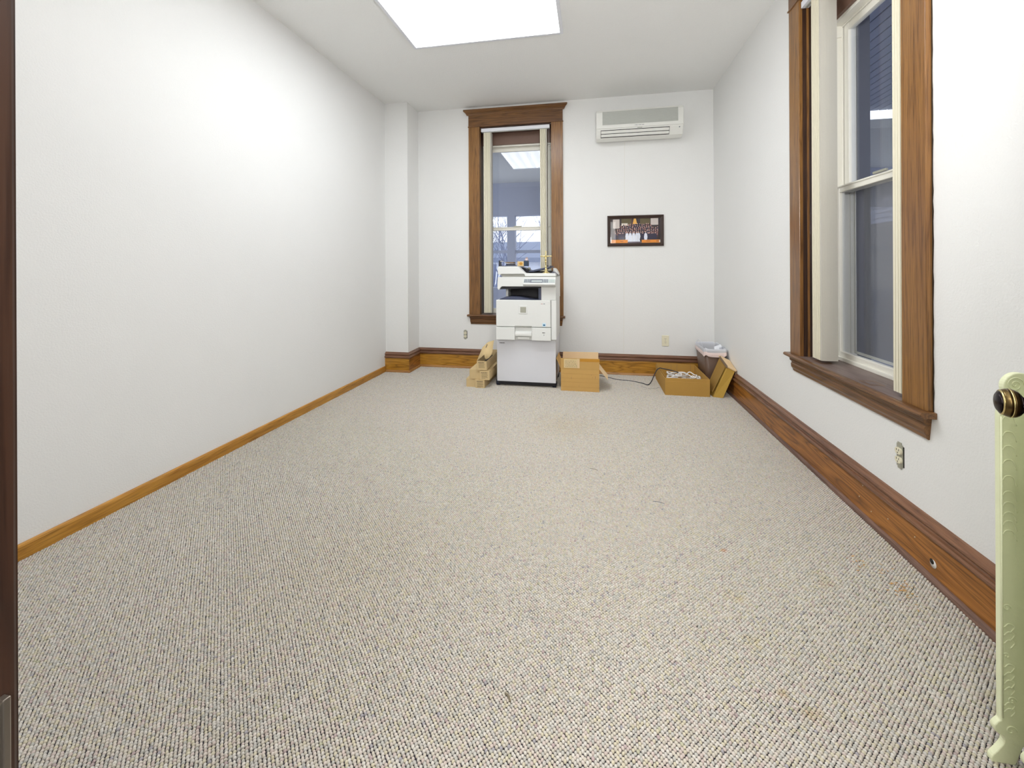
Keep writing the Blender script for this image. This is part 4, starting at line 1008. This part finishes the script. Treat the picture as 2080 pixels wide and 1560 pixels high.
# ------------------------------------------------------------------ outside
g_ = MB().box(-40, 40, YB + .8, 60, -.9, -.5); g_.box(XR + .8, 40, -30, YB + .8, -.9, -.5)
struct(g_.build('ground_outside', 'ground'))
def porch():
    A = struct(empty('porch', (0, 0, 0)))
    Y0, Y1 = YB + .36, 7.5
    pc = MB(); k = 0; x = -6
    MB().box(-6, 5.0, Y0, Y1 + .1, 2.76, 2.86).build('porch_ceiling', 'porchceil', A)
    MB().box(-6, 5.0, Y1, Y1 + .15, 2.16, 2.76).build('beam', 'porch', A)
    MB().box(-6, 5.0, Y1 + .02, Y1 + .12, -.5, .86).build('knee_wall', 'porch', A)
    MB().box(-6, 5.0, Y0 - .36, Y1 + .1, -.5, -.1).build('porch_floor', 'porch', A)
    for x in (-4.6, -1.495, 1.6):
        c = MB(); c.box(x, x + .145, Y1, Y1 + .145, .86, 2.16); c.box(x - .02, x + .165, Y1 - .02, Y1 + .165, .86, .95)
        c.build('column', 'porch', A)
    MB().box(-6, 5.0, Y1 + .04, Y1 + .10, 1.483, 1.538).build('rail', 'porch', A)
    # side porch past the right wall: boards under the roof run with the wall
    X0 = XR + .36
    b = MB().box(X0 + 1.0, X0 + 1.015, 0, 1, 0, .01)
    n_ = 24
    proto = None
    for i in range(n_):
        xx = X0 + i * .085
        if proto is None:
            proto = MB().box(0, .076, -3, Y0, 2.955, 2.975).build('ceiling_board', 'siding', A, .004); proto.location = (xx, 0, 0)
        else:
            q = proto.copy(); C.objects.link(q); q.parent = A; q.location = (xx, 0, 0)
    MB().box(X0, X0 + 2.05, -3, Y0, 2.976, 3.02).build('roof_deck', 'siding', A)
    MB().box(X0 + 1.98, X0 + 2.08, -3, Y0, 2.80, 2.955).build('eave_beam', 'porch', A)
    MB().box(X0, X0 + 2.1, -3, Y0, -.5, -.15).build('side_deck', 'porch', A)
porch()
def house(name, label, x0, x1, y0, y1, h, wall, roofm, face):
    A = thing(name, label, 'building', ((x0 + x1) / 2, (y0 + y1) / 2, -.5)); ox, oy = (x0 + x1) / 2, (y0 + y1) / 2
    MB().box(x0 - ox, x1 - ox, y0 - oy, y1 - oy, 0, h + .5).build('wall', wall, A)
    if face == 'Y':
        pr = [(y0 - oy - .5, h + .45), (y1 - oy + .5, h + .45), (0, h + .5 + (y1 - y0) * .16)]
        MB().prism(pr, 'X', x0 - ox - .4, x1 - ox + .4).build('roof', roofm, A)
        MB().box(x0 - ox - .4, x1 - ox + .4, y0 - oy - .52, y0 - oy - .48, h + .30, h + .52).build('fascia', 'roof', A)
        s = MB()
        for i in range(int((x1 - x0) / .5)): s.box(x0 - ox + i * .5, x0 - ox + i * .5 + .05, y0 - oy - .03, y0 - oy, 0, h + .45)
        o = s.build('wall_batten', wall, A); o['kind'] = 'stuff'
    else:
        pr = [(x0 - ox - .3, h + .45), (x1 - ox + .3, h + .45), (0, h + .5 + 1.0)]
        MB().prism(pr, 'Y', y0 - oy - .4, y1 - oy + .4).build('roof', roofm, A)
        z = .3
        p0 = None
        while z < h + .4:
            if p0 is None:
                p0 = MB().slab((x0 - ox - .035, y1 - oy, 0), (x0 - ox - .035, y0 - oy, 0), (x0 - ox - .005, y0 - oy, .15), (x0 - ox - .005, y1 - oy, .15), .01).build('siding_board', wall, A); p0.location = (0, 0, z)
            else:
                q = p0.copy(); C.objects.link(q); q.parent = A; q.location = (0, 0, z)
            z += .15
    return A
house('garage', 'pale long garage seen beyond the porch rail through the back window', -12, 8, 20, 26, 1.62, 'house', 'roof', 'Y')
house('neighbour_house', 'grey sided neighbouring house seen through the right window', 8.6, 14, -4, 26, 3.95, 'siding', 'roof', 'X')
def fence():
    A = thing('board_fence', 'tall grey wooden fence outside the right window', 'fence', (4.6, 7, -.5))
    proto = None
    for i in range(90):
        if proto is None: proto = MB().box(0, .02, 0, .14, 0, 2.42).build('fence_board', 'fencewood', A)
        else:
            q = proto.copy(); C.objects.link(q); q.parent = A; q.location = (0, -6.75 + i * .15, 0)
    proto.location = (0, -6.75, 0)
    MB().box(.02, .06, -6.75, 6.75, .6, .7).build('fence_rail', 'fencewood', A)
    MB().box(.02, .06, -6.75, 6.75, 1.9, 2.0).build('fence_rail', 'fencewood', A)
fence()
def tree(label, x, y, h, seed, lean=0, r0=.14):
    A = thing('bare_tree', label, 'tree', (x, y, -.5), 0, 'leafless trees beyond the porch'); r_ = random.Random(seed)
    tr = MB(); br = MB(); tw = MB()
    def grow(p, d, l, r, lev):
        pts = [p]; n = 4
        for i in range(n):
            d = (d + Vector((r_.uniform(-.18, .18), r_.uniform(-.18, .18), r_.uniform(-.06, .14)))).normalized(); p = p + d * l / n; pts.append(p)
        (tr if lev == 0 else br if lev < 3 else tw).tube(pts, [r * (1 - .45 * i / n) for i in range(n + 1)], 6 if lev < 3 else 3)
        if lev < 5:
            for k in range(3 if lev < 2 else 3):
                t_ = r_.uniform(.35, 1); q = pts[min(n, int(t_ * n + .5))]
                a = r_.uniform(0, 6.28); e = r_.uniform(.3, .8)
                nd = (d * (1 - e * .5) + Vector((math.cos(a), math.sin(a), .15)) * e).normalized()
                grow(q, nd, l * r_.uniform(.6, .78), r * .55 * (1 - .2 * t_), lev + 1)
    grow(Vector((0, 0, 0)), Vector((lean, 0, 1)).normalized(), h * .36, r0, 0)
    tr.build('trunk', 'bark', A); br.build('branches', 'bark', A)
    o = tw.build('twigs', 'bark', A); o['kind'] = 'stuff'
tree('leafless tree leaning right, nearest beyond the porch column', -2.9, 11.5, 5.2, 4, .35, .10)
tree('leafless tree on the left edge of the back window view', -4.4, 14, 7.5, 8, .2, .07)
tree('leafless tree on the right of the back window view', -1.2, 15.5, 6.5, 15, -.15, .11)
tree('leafless tree far off beyond the garage roof', -3.2, 29, 8.5, 23, 0, .16)
tree('leafless tree far off beyond the right end of the garage', -5.8, 30, 9, 31, 0, .16)
